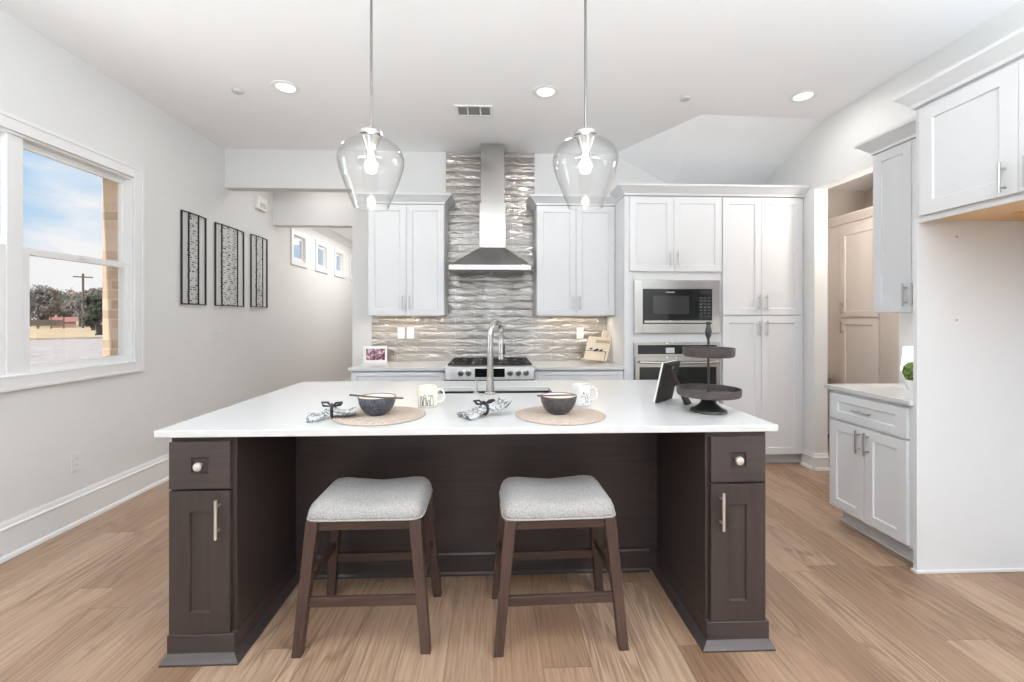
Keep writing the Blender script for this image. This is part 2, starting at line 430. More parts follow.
# ------------------------------------------------------------------ the room
XL, XR, YB, H = -2.755, 2.87, 4.72, 3.09
YREAR, YFAR = -4.2, 10.0
m = MB(); m.box(XL-0.2, 4.6, YREAR-0.2, YFAR+0.1, -0.12, 0.0); struct('floor', m, FLOOR)
m = MB()
m.box(XL-0.2, 4.6, YREAR-0.2, 5.80, H, H+0.12)                     # main ceiling
m.box(XL-0.2, 0.2, 5.80, YFAR+0.1, 2.80, 3.21)                     # lower ceiling of the room beyond the hall
struct('ceiling', m, W_CEIL)
# sloped hip over the tall cabinets
A, B_, C_, D_, E_ = (1.767, 3.758, H), (1.894, YB, 2.766), (1.25, YB, H), (XR+0.01, 3.80, H), (XR+0.01, YB, 2.775)
m = MB()
va, vb, vc, vd, ve = [m.v(*p) for p in (A, B_, C_, D_, E_)]; vt = m.v(XR+0.01, YB, H)
m.f([va, vc, vb]); m.f([va, vb, ve, vd]); m.f([va, vd, vt, vc]); m.f([vc, vt, ve, vb]); m.f([vd, ve, vt])
o = m.build('ceiling_slope', W_CEIL, smooth=0); o['kind'] = 'structure'
# left wall with the twin window and the small windows of the far room
TW = (1.86, 3.550, 1.02, 2.43)
SMALL = [(cy-0.19, cy+0.19, 2.16, 2.51) for cy in (6.47, 7.31, 8.13, 8.95)]
REARW = [(-3.2, -2.0, 0.6, 2.5), (-1.7, -0.5, 0.6, 2.5)]
def wall_x(x0, x1, y0, y1, z1, holes):
    m = MB(); ys = y0
    for a, b, c, d in sorted(holes):
        m.box(x0, x1, ys, a, 0, z1); m.box(x0, x1, a, b, 0, c); m.box(x0, x1, a, b, d, z1); ys = b
    m.box(x0, x1, ys, y1, 0, z1); return m
struct('wall_left', wall_x(XL-0.10, XL, YREAR-0.2, 5.85, H, REARW+[TW]), W_WALL)
struct('wall_left_brick', wall_x(XL-0.225, XL-0.102, YREAR-0.2, 5.85, 3.4, REARW+[TW]), BRICK)
struct('wall_left_far', wall_x(XL-0.05, XL, 5.85, YFAR+0.1, H, SMALL), W_WALL)
m = MB(); m.box(-1.465, XR+0.12, YB, YB+0.13, 0, H); struct('wall_back', m, W_WALL)
m = MB(); m.box(XL, -1.465, YB, YB+0.13, 2.695, H); struct('trim_1', m, W_WALL, label='pale header beam over the left hall opening')
m = MB(); m.box(XL, -1.20, 5.73, 5.88, 2.52, H); struct('trim_2', m, W_WALL, label='second lower header beam further down the hall')
m = MB(); m.box(-1.465, -1.30, YB+0.13, YFAR, 0, H); struct('wall_hall', m, W_WALL)
m = MB(); m.box(XL, -1.2, YFAR, YFAR+0.1, 0, H); struct('wall_far', m, W_WALL)
m = MB()
m.box(XR, XR+0.12, YREAR-0.2, 3.08, 0, H); m.box(XR, XR+0.12, 3.92, YB, 0, H); m.box(XR+0.06, XR+0.12, YB+0.13, 5.22, 0, H); m.box(XR, XR+0.12, 3.08, 3.92, 2.515, H)
struct('wall_right', m, W_WALL)
m = MB(); y = XL
for a, b in ((-1.8, -0.7), (-0.55, 0.55), (0.7, 1.8)):
    m.box(y, a, YREAR-0.15, YREAR, 0, H); m.box(a, b, YREAR-0.15, YREAR, 0, 0.15); m.box(a, b, YREAR-0.15, YREAR, 2.75, H); y = b
m.box(y, 4.6, YREAR-0.15, YREAR, 0, H); struct('wall_rear', m, W_WALL)
# butler's pantry beyond the right opening
m = MB()
m.box(4.36, 4.5, 2.0, 5.22, 0, 2.85); m.box(3.745, 4.36, 2.1, 4.225, 0, 2.85); m.box(XR+0.12, 4.36, 5.12, 5.22, 0, 2.85); m.box(XR+0.12, 4.36, 2.0, 2.1, 0, 2.85)
struct('wall_pantry', m, W_PANTRY)
m = MB(); m.box(XR+0.12, 4.5, 2.0, 5.22, 2.85, 2.90); struct('ceiling_pantry', m, W_CEIL)

def baseboard(name, pts_axis, a0, a1, fixed, sgn, h=0.215):
    """pts_axis 'y': runs along y on x = fixed, sticking out by sgn"""
    prof = [(0, 0), (0.030, 0), (0.030, 0.012), (0.022, 0.026), (0.016, 0.028), (0.016, h-0.050), (0.020, h-0.046), (0.020, h-0.036), (0.012, h-0.030), (0.010, h-0.012), (0.005, h), (0, h)]
    m = MB()
    if pts_axis == 'y':
        m.rings([[(fixed+sgn*u, a, v) for u, v in prof] for a in (a0, a1)])
    else:
        m.rings([[(a, fixed+sgn*u, v) for u, v in prof] for a in (a0, a1)])
    return struct(name, m, W_TRIM)
baseboard('baseboard_left', 'y', YREAR, YFAR, XL, 1)
baseboard('baseboard_right', 'x', XR-0.012, XR+0.12, 3.92, -1, 0.15)
baseboard('baseboard_jamb', 'y', 3.915, 4.062, XR, -1, 0.15)
baseboard('baseboard_back', 'x', -1.465, -1.29, YB, -1, 0.20)

# ------------------------------------------------------------------ twin window in the left wall
def ring_x(m, x0, x1, y0, y1, z0, z1, wl, wr, wb, wt):
    m.box(x0, x1, y0, y0+wl, z0, z1); m.box(x0, x1, y1-wr, y1, z0, z1)
    m.box(x0, x1, y0+wl, y1-wr, z0, z0+wb); m.box(x0, x1, y0+wl, y1-wr, z1-wt, z1); return m
y0, y1, z0, z1 = TW
m = MB()
ring_x(m, XL, XL+0.018, y0-0.085, y1+0.085, z0-0.075, z1+0.085, 0.085, 0.085, 0.075, 0.085)     # casing
ring_x(m, XL+0.018, XL+0.024, y0-0.085, y1+0.085, z0-0.075, z1+0.085, 0.022, 0.022, 0.022, 0.022)
m.box(XL-0.10, XL+0.020, y0, y1, z0-0.002, z0+0.010)
ring_x(m, XL-0.10, XL, y0, y1, z0, z1, 0.014, 0.014, 0.012, 0.014)                              # jamb lining
ym = 2.722
m.box(XL-0.10, XL-0.018, ym-0.045, ym+0.045, z0, z1)                                              # mullion
win = struct('window_1', m, W_TRIM, 0.003)
win['label'] = 'white twin double-hung window in the left wall'; win['category'] = 'window'
for a, b in ((y0+0.014, ym-0.045), (ym+0.045, y1-0.014)):
    mid = 1.760
    s = MB(); ring_x(s, XL-0.082, XL-0.056, a, b, mid-0.02, z1-0.014, 0.036, 0.026, 0.04, 0.040)
    so = s.build('upper_sash', W_TRIM, win, 0.002)
    g = MB(); g.box(XL-0.070, XL-0.066, a+0.034, b-0.024, mid+0.018, z1-0.052); g.build('pane', PANE, so)
    s = MB(); ring_x(s, XL-0.054, XL-0.026, a, b, z0+0.012, mid+0.02, 0.045, 0.028, 0.05, 0.042)
    s.box(XL-0.026, XL-0.016, (a+b)/2-0.03, (a+b)/2+0.03, mid-0.004, mid+0.02)
    so = s.build('lower_sash', W_TRIM, win, 0.002)
    g = MB(); g.box(XL-0.042, XL-0.038, a+0.043, b-0.026, z0+0.06, mid-0.02); g.build('pane', PANE, so)
for i, (a, b, c, d) in enumerate(SMALL):
    m = MB(); ring_x(m, XL, XL+0.018, a-0.07, b+0.07, c-0.07, d+0.07, 0.07, 0.07, 0.07, 0.07)
    ring_x(m, XL-0.048, XL, a, b, c, d, 0.012, 0.012, 0.012, 0.012)
    ring_x(m, XL-0.044, XL-0.020, a+0.012, b-0.012, c+0.012, d-0.012, 0.035, 0.035, 0.035, 0.035)
    o = struct('window_%d' % (i+2), m, W_TRIM, 0.002)
    o['label'] = ['nearest small clerestory window beyond the hall header', 'second small clerestory window beyond the hall header', 'third small clerestory window beyond the hall header', 'farthest small clerestory window beyond the hall header'][i]
    o['category'] = 'window'
    g = MB(); g.box(XL-0.034, XL-0.030, a+0.04, b-0.04, c+0.04, d-0.04); g.build('pane', PANE, o)
m = MB(); m.prism([(XL, 2.80), (XL+0.09, 2.80), (XL+0.08, 2.775), (XL+0.03, 2.72), (XL, 2.70)], 'y', 5.88, YFAR); struct('trim_3', m, W_TRIM)

# ------------------------------------------------------------------ tiled splash behind the range
m = MB()
m.box(-1.262, 1.19, YB-0.012, YB, 0.914, 1.40)
m.box(-0.50, 0.425, YB-0.012, YB, 1.40, H)
o = struct('wall_backsplash', m, TILE)

# ------------------------------------------------------------------ cabinets
def bevcab(mb, name, parent, mat=None, b=0.0015): return mb.build(name, mat or W_CAB, parent, b)
def add_door(root, x0, x1, z0, z1, handle=None, mat=None, rail=0.06, name='door', hl=0.14, hm=None, rail_z=None, label=None, tf=0.02):
    d = bevcab(MB().shaker(x0, x1, z0, z1, -tf, tf-0.0005, rail, rail_z=rail_z), name, root, mat)
    if handle:
        kind, hx, hz = handle
        MB().pull(hx, hz, hl, kind, -tf).build('handle', hm or NICKEL, d)
    return d
CROWN = [(0.0, 0.0), (0.006, 0.0), (0.010, 0.018), (0.022, 0.026), (0.050, 0.052), (0.072, 0.066), (0.078, 0.070), (0.078, 0.086)]
def crown(root, w, d, z, left=True, right=True, y0=-0.021, mat=None, sc=1.0):
    m = MB(); m.moulding(w, d, [(o_*sc, z+q) for o_, q in CROWN], left, right, y0)
    return bevcab(m, 'crown_moulding', root, mat, 0.0)

# wall cabinets either side of the hood (front of carcass at y 4.40)
def wall_cab(label, x0, w, right_crown, left_crown):
    t = thing('wall_cabinet', label, 'cabinet', (x0, 4.395, 0), 0, True)
    m = MB(); m.box(0, w, 0, YB-4.395-0.001, 1.385, 2.46); bevcab(m, 'body', t)
    h = w/2
    add_door(t, 0.003, h-0.0015, 1.388, 2.455, ('v', h-0.032, 1.388+0.115))
    add_door(t, h+0.0015, w-0.003, 1.388, 2.455, ('v', h+0.032, 1.388+0.115))
    crown(t, w, YB-4.395-0.001, 2.4605, left_crown, right_crown)
    m = MB(); m.box(0.05, w-0.05, 0.10, 0.125, 1.379, 1.3845); m.build('light_bar', LEDBAR, t)
    return t
wall_cab('white double-door wall cabinet left of the range hood', -1.210, 0.728, True, True)
wall_cab('white double-door wall cabinet between hood and microwave tower', 0.416, 0.773, False, True)
area('under_cabinet_light', (-0.87, 4.55, 1.372), (0, 0, 0), 0.65, 0.05, 1.8, (1, 0.84, 0.66))
area('under_cabinet_light', (0.80, 4.55, 1.372), (0, 0, 0), 0.65, 0.05, 1.8, (1, 0.84, 0.66))

# base cabinets along the back wall
def base_cab(label, x0, w, fronts):
    t = thing('base_cabinet', label, 'cabinet', (x0, 4.105, 0), 0, True)
    d = YB-4.105-0.001
    m = MB(); m.box(0, w, 0, d, 0.10, 0.885); m.box(0.0, w, 0.07, d, 0.0, 0.10); bevcab(m, 'body', t)
    for a, b in fronts:
        add_door(t, a+0.002, b-0.002, 0.73, 0.872, ('h', (a+b)/2, 0.80), name='drawer', rail=0.05, rail_z=0.035)
        n = 2 if b-a > 0.5 else 1
        for k in range(n):
            p, q = a+(b-a)*k/n, a+(b-a)*(k+1)/n
            add_door(t, p+0.002, q-0.002, 0.115, 0.722, ('v', q-0.035 if (k == 0) else p+0.035, 0.62))
    return t
base_cab('white base cabinet left of the range', -1.280, 0.838, [(0, 0.838)])
base_cab('white base cabinet between range and oven tower', 0.366, 0.822, [(0, 0.822)])
def slab(name, label, x0, x1, y0, y1, z0=0.886, z1=0.914, cat='countertop'):
    m = MB(); m.box(x0, x1, y0, y1, z0, z1); return tag(m.build(name, QUARTZ, None, 0.003), label, cat)
slab('countertop', 'white quartz countertop left of the range', -1.305, -0.436, 4.065, YB-0.013)
slab('countertop', 'white quartz countertop between range and oven tower', 0.362, 1.188, 4.065, YB-0.013)

# oven tower
TF = 4.065
t = thing('oven_cabinet', 'tall white cabinet housing microwave and wall oven', 'cabinet', (1.19, TF, 0), 0, True)
W, D = 0.900, YB-TF-0.001
m = MB()
m.box(0, 0.095, 0, D, 0.10, 2.475); m.box(W-0.045, W, 0, D, 0.10, 2.475); m.box(0.095, W-0.045, 0, D, 1.695, 2.475)
m.box(0.095, W-0.045, 0, D, 1.125, 1.235); m.box(0.095, W-0.045, 0, D, 0.10, 0.45); m.box(0.095, W-0.045, D-0.02, D, 0.45, 1.695)
m.box(0, W, 0.07, D, 0, 0.10); bevcab(m, 'body', t)
add_door(t, 0.045, 0.449, 1.785, 2.465, ('v', 0.449-0.034, 1.90)); add_door(t, 0.452, W-0.004, 1.785, 2.465, ('v', 0.452+0.034, 1.90))
add_door(t, 0.045, W-0.004, 0.115, 0.405, ('h', W/2, 0.33), name='drawer')
crown(t, W, 0.235, 2.476, True, False)
# pantry cabinet
t = thing('pantry_cabinet', 'tall white four-door pantry cabinet beside the right opening', 'cabinet', (2.092, TF, 0), 0, True)
W = XR-2.092-0.002
m = MB(); m.box(0, W, 0, D, 0.10, 2.475); m.box(0, W, 0.07, D, 0, 0.10); bevcab(m, 'body', t)
wd = 2.860-2.092-0.028
for k in range(2):
    a, b = (0.004, wd/2-0.0015) if k == 0 else (wd/2+0.0015, wd)
    hx = b-0.034 if k == 0 else a+0.034
    add_door(t, a, b, 1.389, 2.465, ('v', hx, 1.50)); add_door(t, a, b, 0.105, 1.375, ('v', hx, 1.265))
crown(t, W, D, 2.476, False, False)

# microwave
t = thing('microwave', 'built-in stainless microwave above the wall oven', 'microwave', (1.274, TF, 1.222), 0, True)
MW, MH = 0.790, 0.484
m = MB()
for a, b, c, d in ((0, 0.078, 0, MH), (MW-0.072, MW, 0, MH), (0.078, MW-0.072, 0, 0.085), (0.078, MW-0.072, MH-0.082, MH)): m.box(a, b, -0.028, -0.001, c, d)
m.build('trim_frame', STEEL, t, 0.002)
m = MB(); m.box(0.079, MW-0.073, -0.022, 0.40, 0.086, MH-0.083); m.build('body', BLACK, t)
m = MB(); m.box(0.080, 0.575, -0.034, -0.0225, 0.118, MH-0.085)
dr = m.build('door', BGLASS, t, 0.002)
m = MB(); m.box(0.165, 0.500, -0.0355, -0.0342, 0.175, MH-0.145); m.build('window', plain('microwave_window', srgb(52, 52, 53), 0.12), dr)
m = MB(); m.box(0.285, 0.365, -0.0352, -0.0342, MH-0.118, MH-0.106); m.build('badge', GREYV, dr)
m = MB(); m.box(0.088, 0.712, -0.037, -0.0225, 0.092, 0.116); m.build('handle', STEEL, t, 0.003)
m = MB(); m.box(0.577, MW-0.074, -0.034, -0.0225, 0.118, MH-0.085); cp = m.build('control_panel', BGLASS, t, 0.002)
m = MB()
for r in range(7):
    for c in range(3): m.box(0.600+c*0.037, 0.625+c*0.037, -0.0353, -0.0342, 0.145+r*0.028, 0.160+r*0.028)
m.build('keypad', plain('keypad_print', srgb(70, 70, 71), 0.4), cp)
m = MB(); m.box(0.600, 0.700, -0.0353, -0.0342, 0.352, 0.385); m.build('display', plain('dark_display', srgb(40, 44, 46), 0.15), cp)

# wall oven
t = thing('wall_oven', 'built-in stainless wall oven beneath the microwave', 'oven', (1.270, TF, 0.44), 0, True)
OW, OH = 0.798, 0.700
m = MB(); m.box(0, OW, -0.022, -0.001, 0, OH); m.box(0.02, OW-0.03, -0.001, 0.48, 0.014, OH-0.02); m.build('body', STEEL, t, 0.002)
m = MB(); m.box(0.012, OW-0.012, -0.032, -0.0225, OH-0.125, OH-0.012); cp = m.build('control_panel', STEEL, t, 0.002)
m = MB(); m.box(0.035, OW-0.035, -0.035, -0.0322, OH-0.108, OH-0.026); m.build('glass_strip', BGLASS, cp)
m = MB(); m.box(0.29, 0.37, -0.0365, -0.0352, OH-0.098, OH-0.050); m.build('display', DISPM, cp)
m = MB(); m.box(0.008, OW-0.008, -0.045, -0.0225, 0.01, OH-0.135); dr = m.build('door', STEEL, t, 0.003)
m = MB(); m.box(0.045, OW-0.045, -0.0475, -0.0452, 0.06, OH-0.225); m.build('window', BGLASS, dr, 0.001)
m = MB(); hz = OH-0.178
m.tube([(0.04+(OW-0.08)*k/12, -0.075-0.016*math.sin(PI*k/12), hz-0.008*math.sin(PI*k/12)) for k in range(13)], 0.011, 12)
for q in (0.06, OW-0.06): m.cyl((q, -0.0448, hz), (q, -0.078, hz), 0.008)
m.build('handle', STEEL, dr)

# ------------------------------------------------------------------ range and hood
t = thing('gas_range', 'stainless slide-in gas range under the hood', 'range', (-0.432, 4.01, 0), 0, True)
RW = 0.790
m = MB(); m.box(0.0, RW, 0.03, 0.690, 0.02, 0.905); m.box(0.0, RW, 0.03, 0.690, 0.905, 0.918); m.build('body', STEEL, t, 0.002)
m = MB(); m.prism([(-0.012, 0.812), (0.0295, 0.812), (0.0295, 0.934), (0.012, 0.934), (-0.004, 0.925)], 'x', 0.0, RW)
cp = m.build('control_panel', STEEL_LIT, t, 0.002)
def paneldepth(z): return -0.012+(z-0.812)*0.07
m = MB()
m.box(0.262, 0.528, -0.018, -0.008, 0.836, 0.912); m.build('display', BGLASS, cp, 0.001)
m = MB(); m.box(0.004, RW-0.004, -0.008, 0.0295, 0.798, 0.8115); m.build('vent_slot', IRON, t)
for kx in (0.137, 0.205, 0.575, 0.648, 0.717):
    m = MB(); ky = -0.010
    m.cyl((kx, ky, 0.872), (kx, ky-0.006, 0.872), 0.027, 24); m.cyl((kx, ky-0.006, 0.872), (kx, ky-0.034, 0.872), 0.021, 24)
    m.build('knob', CHROME, t, 0.001)
m = MB(); m.box(0.012, RW-0.012, -0.014, 0.0295, 0.18, 0.79); dr = m.build('oven_door', STEEL, t, 0.003)
m = MB(); m.box(0.12, RW-0.12, -0.017, -0.0142, 0.30, 0.64); m.build('window', BGLASS, dr)
m = MB(); m.cyl((0.06, -0.06, 0.735), (RW-0.06, -0.06, 0.735), 0.012)
for q in (0.09, RW-0.09): m.cyl((q, -0.0138, 0.735), (q, -0.06, 0.735), 0.009)
m.build('handle', STEEL, dr)
m = MB(); m.box(0.012, RW-0.012, -0.014, 0.0295, 0.04, 0.17); m.build('drawer', STEEL, t, 0.003)
for k in range(3):
    a = 0.022+k*0.250; b = a+0.246; y0_, y1_ = 0.045, 0.655; zt = 0.952
    m = MB()
    for q in (a+0.006, b-0.006): m.box(q-0.006, q+0.006, y0_, y1_, zt-0.014, zt)
    for q in (y0_+0.006, (y0_+y1_)/2, y1_-0.006): m.box(a, b, q-0.006, q+0.006, zt-0.014, zt)
    for cy in (0.20, 0.50):
        for an in range(4):
            ca, sa = math.cos(PI/4+an*PI/2), math.sin(PI/4+an*PI/2); cx = (a+b)/2
            m.hexa([(cx+ca*0.03-sa*0.005, cy+sa*0.03+ca*0.005, zt-0.012), (cx+ca*0.03+sa*0.005, cy+sa*0.03-ca*0.005, zt-0.012), (cx+ca*0.11+sa*0.005, cy+sa*0.11-ca*0.005, zt-0.012), (cx+ca*0.11-sa*0.005, cy+sa*0.11+ca*0.005, zt-0.012)],
                   [(cx+ca*0.03-sa*0.005, cy+sa*0.03+ca*0.005, zt+0.004), (cx+ca*0.03+sa*0.005, cy+sa*0.03-ca*0.005, zt+0.004), (cx+ca*0.11+sa*0.005, cy+sa*0.11-ca*0.005, zt), (cx+ca*0.11-sa*0.005, cy+sa*0.11+ca*0.005, zt)])
    for q in (a+0.006, b-0.006):
        for yy in (y0_+0.006, y1_-0.006): m.box(q-0.008, q+0.008, yy-0.008, yy+0.008, 0.9185, zt)
    m.build('grate', IRON, t, 0.001)
    for cy in ((0.20, 0.50) if k != 1 else (0.35,)):
        m = MB(); m.lathe([(0.0, 0.0), (0.055, 0.0), (0.055, 0.010), (0.04, 0.014), (0.038, 0.022), (0.0, 0.024)], ((a+b)/2, cy, 0.9185), 24); m.build('burner', IRON, t)

t = thing('range_hood', 'stainless chimney range hood mounted on the tile', 'hood', (-0.036, YB-0.0125, 0), 0, True)
hw, hd = 0.386, 0.475
m = MB()
m.hexa([(-hw, -hd, 1.812), (hw, -hd, 1.812), (hw, 0, 1.812), (-hw, 0, 1.812)], [(-hw, -hd, 1.862), (hw, -hd, 1.862), (hw, 0, 1.862), (-hw, 0, 1.862)])
lip = m.build('lip', STEEL, t, 0.003)
m = MB(); cw, cdp = 0.128, 0.258
cx_ = 0.022
m.hexa([(-hw+0.006, -hd+0.006, 1.8625), (hw-0.006, -hd+0.006, 1.8625), (hw-0.006, 0, 1.8625), (-hw+0.006, 0, 1.8625)],
       [(cx_-cw, -cdp, 2.055), (cx_+cw, -cdp, 2.055), (cx_+cw, 0, 2.055), (cx_-cw, 0, 2.055)])
m.build('canopy', STEEL, t, 0.002)
m = MB(); m.box(cx_-cw, cx_+cw, -cdp, 0, 2.0555, 2.50); m.build('lower_chimney', STEELV, t, 0.002)
m = MB(); m.box(cx_-cw+0.012, cx_+cw-0.012, -cdp+0.012, 0, 2.5005, H-0.004); m.build('upper_chimney', STEELV, t, 0.002)
m = MB()
for k in range(2): m.box(-0.33+k*0.34, -0.01+k*0.34, -0.42, -0.06, 1.806, 1.8115)
m.build('filter', GREYV, t, 0.001)

# ------------------------------------------------------------------ island
IX0, IX1, IY0, IY1 = -1.342, 1.186, 1.831, 3.21
SX0, SX1, SY0, SY1 = -0.335, 0.352, 2.672, 2.915
m = MB()
xs = [IX0, SX0, SX1, IX1]; ys = [IY0, SY0, SY1, IY1]
top = [[m.v(x, y, 0.914) for x in xs] for y in ys]; bot = [[m.v(x, y, 0.886) for x in xs] for y in ys]
for j in range(3):
    for i in range(3):
        if (i, j) == (1, 1): continue
        m.f([top[j][i], top[j][i+1], top[j+1][i+1], top[j+1][i]]); m.f([bot[j][i], bot[j+1][i], bot[j+1][i+1], bot[j][i+1]])
for i in range(3):
    m.f([bot[0][i], bot[0][i+1], top[0][i+1], top[0][i]]); m.f([bot[3][i+1], bot[3][i], top[3][i], top[3][i+1]])
    m.f([bot[i+1][0], bot[i][0], top[i][0], top[i+1][0]]); m.f([bot[i][3], bot[i+1][3], top[i+1][3], top[i][3]])
m.f([bot[1][2], bot[1][1], top[1][1], top[1][2]]); m.f([bot[2][1], bot[2][2], top[2][2], top[2][1]])
m.f([bot[1][1], bot[2][1], top[2][1], top[1][1]]); m.f([bot[2][2], bot[1][2], top[1][2], top[2][2]])
tag(m.build('island_countertop', QUARTZ, None, 0.003), 'large white quartz slab on the dark island, with sink cut-out', 'countertop')

BASEM = [(0.001, 0.0), (0.034, 0.0), (0.034, 0.007), (0.024, 0.016), (0.008, 0.026), (0.003, 0.030), (0.003, 0.100), (0.001, 0.1015)]
def pedestal(label, x0, w, mirror, py):
    t = thing('island_end_cabinet', label, 'cabinet', (x0, py, 0), 0, True)
    d = 2.40-py-0.001
    m = MB(); m.box(0, w, 0, d, 0.0, 0.8855); m.build('body', ESP, t, 0.0015)
    m = MB(); m.moulding(w, d, BASEM, True, True, -0.0205, (1.0, 0.3) if mirror else (0.3, 1.0)); m.build('base_moulding', ESPH, t)
    a, b = (0.003, w-0.016) if not mirror else (0.016, w-0.011)
    dw = add_door(t, a, b, 0.680, 0.866, None, ESPH, rail=0.084, name='drawer', rail_z=0.062)
    kx = (a+b)/2+(0.004 if not mirror else -0.004)
    m = MB(); q = [(0.006, 0.0), (0.006, 0.010), (0.014, 0.016), (0.018, 0.024), (0.016, 0.031), (0.0, 0.034)]
    n = 20
    m.rings([[(kx+r*math.cos(2*PI*i/n), -0.0115-z, 0.773+r*math.sin(2*PI*i/n)) for i in range(n)] for r, z in q], True, True, False)
    m.build('knob', KNOBM, dw)
    hx = b-0.038 if not mirror else a+0.038
    add_door(t, a, b, 0.1025, 0.671, ('v', hx, 0.568), ESP, rail=0.080, rail_z=0.085, hl=0.155, hm=KNOBM)
    return t
pedestal('dark brown island end cabinet left of the stools', -1.292, 0.256, False, 1.858)
pedestal('dark brown island end cabinet right of the stools', 0.882, 0.258, True, 1.848)
t = thing('island_cabinet', 'dark brown island cabinet run behind the stools under the sink', 'cabinet', (-1.300, 2.40, 0))
m = MB(); m.box(-1.300, 1.140, 2.40, 2.62, 0, 0.8855); m.box(-1.300, -0.42, 2.62, 3.17, 0.0, 0.8855); m.box(0.44, 1.140, 2.62, 3.17, 0.0, 0.8855)
m.box(-0.42, 0.44, 3.00, 3.17, 0, 0.8855); m.box(-0.42, 0.44, 2.62, 3.00, 0.0, 0.55)
m.build('body', ESPH, t, 0.0015)
m = MB(); m.rings([[(a, 2.3995-u, v) for u, v in [(0, 0), (0.020, 0), (0.020, 0.010), (0.012, 0.018), (0.012, 0.108), (0.006, 0.116), (0, 0.116)]] for a in (-0.989, 0.835)])
m.build('base_moulding', ESPH, t)
for k in range(4):
    a = -1.295+k*0.609; d_ = MB()
    d_.box(a+0.002, a+0.607, 3.1705, 3.19, 0.11, 0.87); d_.build('door', ESP, t, 0.0015)

# undermount sink and faucet
m = MB(); zt, zb, i = 0.8855, 0.66, 0.012
m.rings([[(SX0-0.02, SY0-0.02, zt), (SX1+0.02, SY0-0.02, zt), (SX1+0.02, SY1+0.02, zt), (SX0-0.02, SY1+0.02, zt)],
         [(SX0-0.002, SY0-0.002, zt), (SX1+0.002, SY0-0.002, zt), (SX1+0.002, SY1+0.002, zt), (SX0-0.002, SY1+0.002, zt)],
         [(SX0+i, SY0+i, zb), (SX1-i, SY0+i, zb), (SX1-i, SY1-i, zb), (SX0+i, SY1-i, zb)]], True, False, True)
sk = tag(m.build('kitchen_sink', SINKM, None, smooth=0), 'undermount stainless sink set into the island countertop', 'sink')
m = MB(); m.lathe([(0.045, 0.0), (0.045, 0.003), (0.03, 0.004), (0.0, 0.002)], (0.01, 2.79, zb+0.0005), 24); m.build('drain', CHROME, sk)

FX, FY = -0.022, 2.640
t = thing('kitchen_faucet', 'tall brushed gooseneck pull-down faucet in front of the sink', 'faucet', (FX, FY, 0.9142))
m = MB(); m.lathe([(0.0, 0), (0.030, 0), (0.031, 0.008), (0.026, 0.014), (0.0235, 0.05), (0.0195, 0.10), (0.0, 0.10)], (FX, FY, 0.9142), 28); m.build('base', STEELV, t)
dirx, diry = 0.40, 0.916
pts = [(FX, FY, 1.010), (FX, FY, 1.12)]
Rr = 0.085; zc = 1.255
pts.append((FX+0.001, FY, zc))
for k in range(1, 13):
    a = PI*k/12; q = Rr*(1-math.cos(a)); pts.append((FX+dirx*q, FY+diry*q, zc+Rr*math.sin(a)))
ex, ey = FX+dirx*2*Rr, FY+diry*2*Rr
pts.append((ex, ey, 1.225))
m = MB(); m.tube(pts, [0.019, 0.0175, 0.0165]+[0.0155]*(len(pts)-3), 16); m.build('spout', STEELV, t)
m = MB(); m.tube([(ex, ey, 1.228), (ex, ey, 1.20), (ex, ey, 1.13), (ex, ey, 1.105)], [0.015, 0.019, 0.017, 0.019], 18); hd_ = m.build('spray_head', STEELV, t)
m = MB(); m.box(ex+0.012, ex+0.024, ey-0.016, ey-0.004, 1.135, 1.195); m.build('spray_button', BLACK, hd_, 0.003)
t = thing('soap_dispenser', 'small chrome soap pump left of the faucet', 'soap dispenser', (-0.105, 2.645, 0.9142))
m = MB(); m.lathe([(0.0, 0), (0.017, 0), (0.017, 0.008), (0.009, 0.012), (0.008, 0.055), (0.0, 0.055)], (-0.105, 2.645, 0.9142), 18); m.build('base', CHROME, t)
m = MB(); m.tube([(-0.105, 2.645, 0.968), (-0.105, 2.645, 0.985), (-0.105, 2.660, 0.990), (-0.105, 2.70, 0.984)], 0.006, 10); m.build('spout', CHROME, t)

